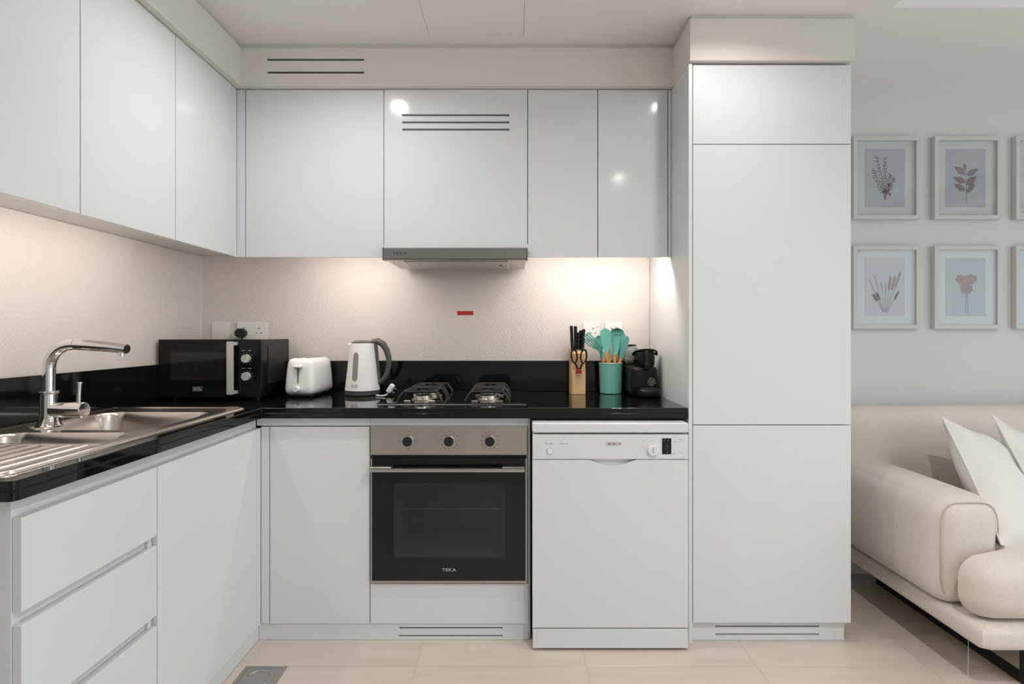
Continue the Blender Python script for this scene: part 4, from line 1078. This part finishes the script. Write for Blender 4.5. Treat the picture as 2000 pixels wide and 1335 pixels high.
def picture(px, py, lab, art, paper, ma, mb):
    # outer frame 0.327 x 0.403 m, deep box profile, mount, print
    FD = .026; yf = YPF - FD
    x0, z1 = at(px, py, yf).x, at(px, py, yf).z; x1, z0 = x0 + .323, z1 - .400
    r = thing('picture_frame', lab, 'picture', ((x0 + x1) / 2, YPF, z0), group='botanical pictures on the living room wall')
    fw = .019
    part('frame', cells([x0, x0 + fw, x1 - fw, x1], [z0, z0 + fw, z1 - fw, z1], lambda i, j: not (i == 1 and j == 1), yf, YPF, 'XZY'), M_frame, r)
    ym = yf + .014
    part('mount', box((x0 + fw + .0003, ym, z0 + fw + .0003), (x1 - fw - .0003, ym + .004, z1 - fw - .0003)), M_mount, r)
    cx_, cz_ = (x0 + x1) / 2 - .002, (z0 + z1) / 2 + .002
    pr = part('print', box((cx_ - .096, ym - .0012, cz_ - .141), (cx_ + .096, ym - .0002, cz_ + .141)), paper, r)
    a, b = new(), new(); art(a, b, 0.0)
    for bm in (a, b):
        for v in bm.verts: v.co = Vector((cx_ + v.co.x, ym - .0016 + v.co.y, cz_ - .015 + v.co.z * 1.12))
    part('botanical_drawing', a, ma, pr, smooth=False); part('stem_drawing', b, mb, pr, smooth=False)
    part('glazing', box((x0 + fw + .0003, yf + .005, z0 + fw + .0003), (x1 - fw - .0003, yf + .0062, z1 - fw - .0003)), M_pane, r)
cols = (1667.5, 1826, 1985)
picture(cols[0], 266, 'cream frame with feathery mauve twig print, beside the tall cabinet', art_twig, M_paper, M_plant, M_plant)
picture(cols[1], 266, 'cream frame with broad mauve leaf sprig print', art_leaves, M_paper, M_plant, M_stem)
picture(cols[2], 266, 'cream frame cut by the photo edge, in the upper row', art_twig, M_paper3, M_plant3, M_stem)
picture(cols[0], 480, 'cream frame with rust grass stalks print, above the sofa arm', art_grass, M_paper2, M_plant2, M_stem)
picture(cols[1], 480, 'cream frame with brown flower head print', art_bloom, M_paper3, M_plant2, M_stem)
picture(cols[2], 480, 'cream frame cut by the photo edge, in the lower row', art_leaves, M_paper, M_plant3, M_stem)

# ================================================================ SOFA AND CUSHIONS
r = thing('sofa', 'cream linen sofa with rounded arm and black metal base, beside the tall cabinet', 'sofa', (2.6, 2.2, 0))
SX0, SX1 = 1.495, 3.70
part('base', softbox((SX0, 1.765, .150), (SX1, 2.680, .228), 0.028, n=14), M_fabric, r)
def arm_bm(xa, xb, flip):
    bm = softbox((xa, 1.905, .222), (xb, 2.660, .602), 0.075, (0.012, 0.004, 0.006), n=16)
    for v in bm.verts:                         # flat-bottomed arm, front face squarer than the top
        if v.co.z < .30: v.co.z = .222 + (v.co.z - .222) * .8
    return bm
arm = part('arm', arm_bm(1.470, 1.700, 1), M_fabric, r)
part('arm', arm_bm(3.495, 3.725, -1), M_fabric, r)
# stitched seam framing the arm's front face
sm = []
for k in range(29):
    a = -0.25 * PI + (1.5 * PI) * k / 28
    sxx = math.copysign(abs(math.cos(a)) ** .45, math.cos(a)); szz = math.copysign(abs(math.sin(a)) ** .45, math.sin(a))
    sm.append((1.585 + .101 * sxx, 1.9245 + .000, .412 + .172 * szz))
part('seam', tube(sm, .0022, 6), M_pip, arm)
part('backrest', softbox((1.475, 2.468, .222), (3.72, 2.676, .838), 0.085, (0.0, 0.012, 0.004), n=16), M_fabric, r)
def seat(xa, xb, ear):
    bm = softbox((xa, 1.772, .229), (xb, 2.47, .432), 0.080, (0.0, 0.012, 0.014), n=18)
    for v in bm.verts:
        if ear < 0 and v.co.x < 1.72 and v.co.y > 1.895: v.co.x = 1.688 + (v.co.x - 1.712) * .03
        if ear > 0 and v.co.x > 3.48 and v.co.y > 1.895: v.co.x = 3.485 + (v.co.x - 3.485) * .03
    return bm
part('seat_cushion', seat(1.492, 2.597, -1), M_fabric, r)
part('seat_cushion', seat(2.603, 3.705, 1), M_fabric, r)
for x in (1.700, 3.46):                        # two black sled legs running front to back
    fr = box((x, 1.830, .0004), (x + .032, 2.600, .022), 0.001, 1)
    for y in (1.830, 2.570): box((x, y, .022), (x + .032, y + .030, .1495), bm=fr)
    part('sled_leg', fr, M_blackmat, r)
lt = at(1888, 1243, 1.84)
part('loose_thread', tube([(1.512, 1.84, .152), (1.512, 1.842, .05), (1.513, 1.84, .004)], .0007, 5), M_mount, r)

def pillow_bm(a, hgt, c, ex, ey, ez, seed):
    """square cushion with pinched corners; ex, ey in-plane axes, ez its normal"""
    n = 26; bm = new(); top = {}; bot = {}
    for i in range(n + 1):
        for j in range(n + 1):
            u, v = -1 + 2 * i / n, -1 + 2 * j / n
            x = u * a * (1 - .055 * (1 - v * v)); y = v * a * (1 - .055 * (1 - u * u))
            t = hgt * max(0, (1 - u ** 4)) ** .5 * max(0, (1 - v ** 4)) ** .5 * (0.55 + .45 * (1 - u * u) * (1 - v * v))
            wv = noise.noise(Vector((u * 2.2 + seed, v * 2.2, seed))) * .032 * (1 - u * u * v * v) + .006 * math.sin((u - v) * 9 + 3 * noise.noise(Vector((u, v, seed)))) * (abs(u * v))
            rim = i in (0, n) or j in (0, n)
            P = Vector(c) + ex * x + ey * y
            top[i, j] = bm.verts.new(P + ez * (0 if rim else t + wv))
            bot[i, j] = top[i, j] if rim else bm.verts.new(P - ez * (t - wv * .5))
    for i in range(n):
        for j in range(n):
            bm.faces.new([top[i, j], top[i + 1, j], top[i + 1, j + 1], top[i, j + 1]])
            f = [bot[i, j], bot[i, j + 1], bot[i + 1, j + 1], bot[i + 1, j]]
            if len({v.index for v in f} | set()) >= 1:
                try: bm.faces.new(f)
                except ValueError: pass
    edge = [(-1 + 2 * i / n, -1) for i in range(n)] + [(1, -1 + 2 * i / n) for i in range(n)] + [(1 - 2 * i / n, 1) for i in range(n)] + [(-1, 1 - 2 * i / n) for i in range(n)]
    pp = [Vector(c) + ex * (u * a * (1 - .055 * (1 - v * v))) + ey * (v * a * (1 - .055 * (1 - u * u))) for u, v in edge]
    return bm, tube(pp, .0035, 6, closed=True)
def pillow(lab, c, ex, ey, a, hgt, seed):
    ex = Vector(ex).normalized(); ey = Vector(ey); ey = (ey - ex * ey.dot(ex)).normalized(); ez = ex.cross(ey)
    r = thing('throw_pillow', lab, 'pillow', c, group='white throw pillows')
    bm, pb = pillow_bm(a, hgt, c, ex, ey, ez, seed)
    cv = part('cover', bm, M_cush, r); part('piping', pb, M_cush, cv)
pe, py_ = Vector((-.085, -.62, -.75)).normalized(), Vector((.84, .52, -.12))
def pil(lab, mid, a, hgt, seed):
    d = (py_ - pe * py_.dot(pe)).normalized(); pillow(lab, tuple(Vector(mid) + d * a * .92), pe, py_, a, hgt, seed)
pil('plain white throw pillow leaning on the sofa arm', (1.716, 2.07, .635), .255, .098, 1.0)
pil('white throw pillow with textured front, half cut off by the photo edge', (1.945, 2.10, .635), .255, .060, 4.0)
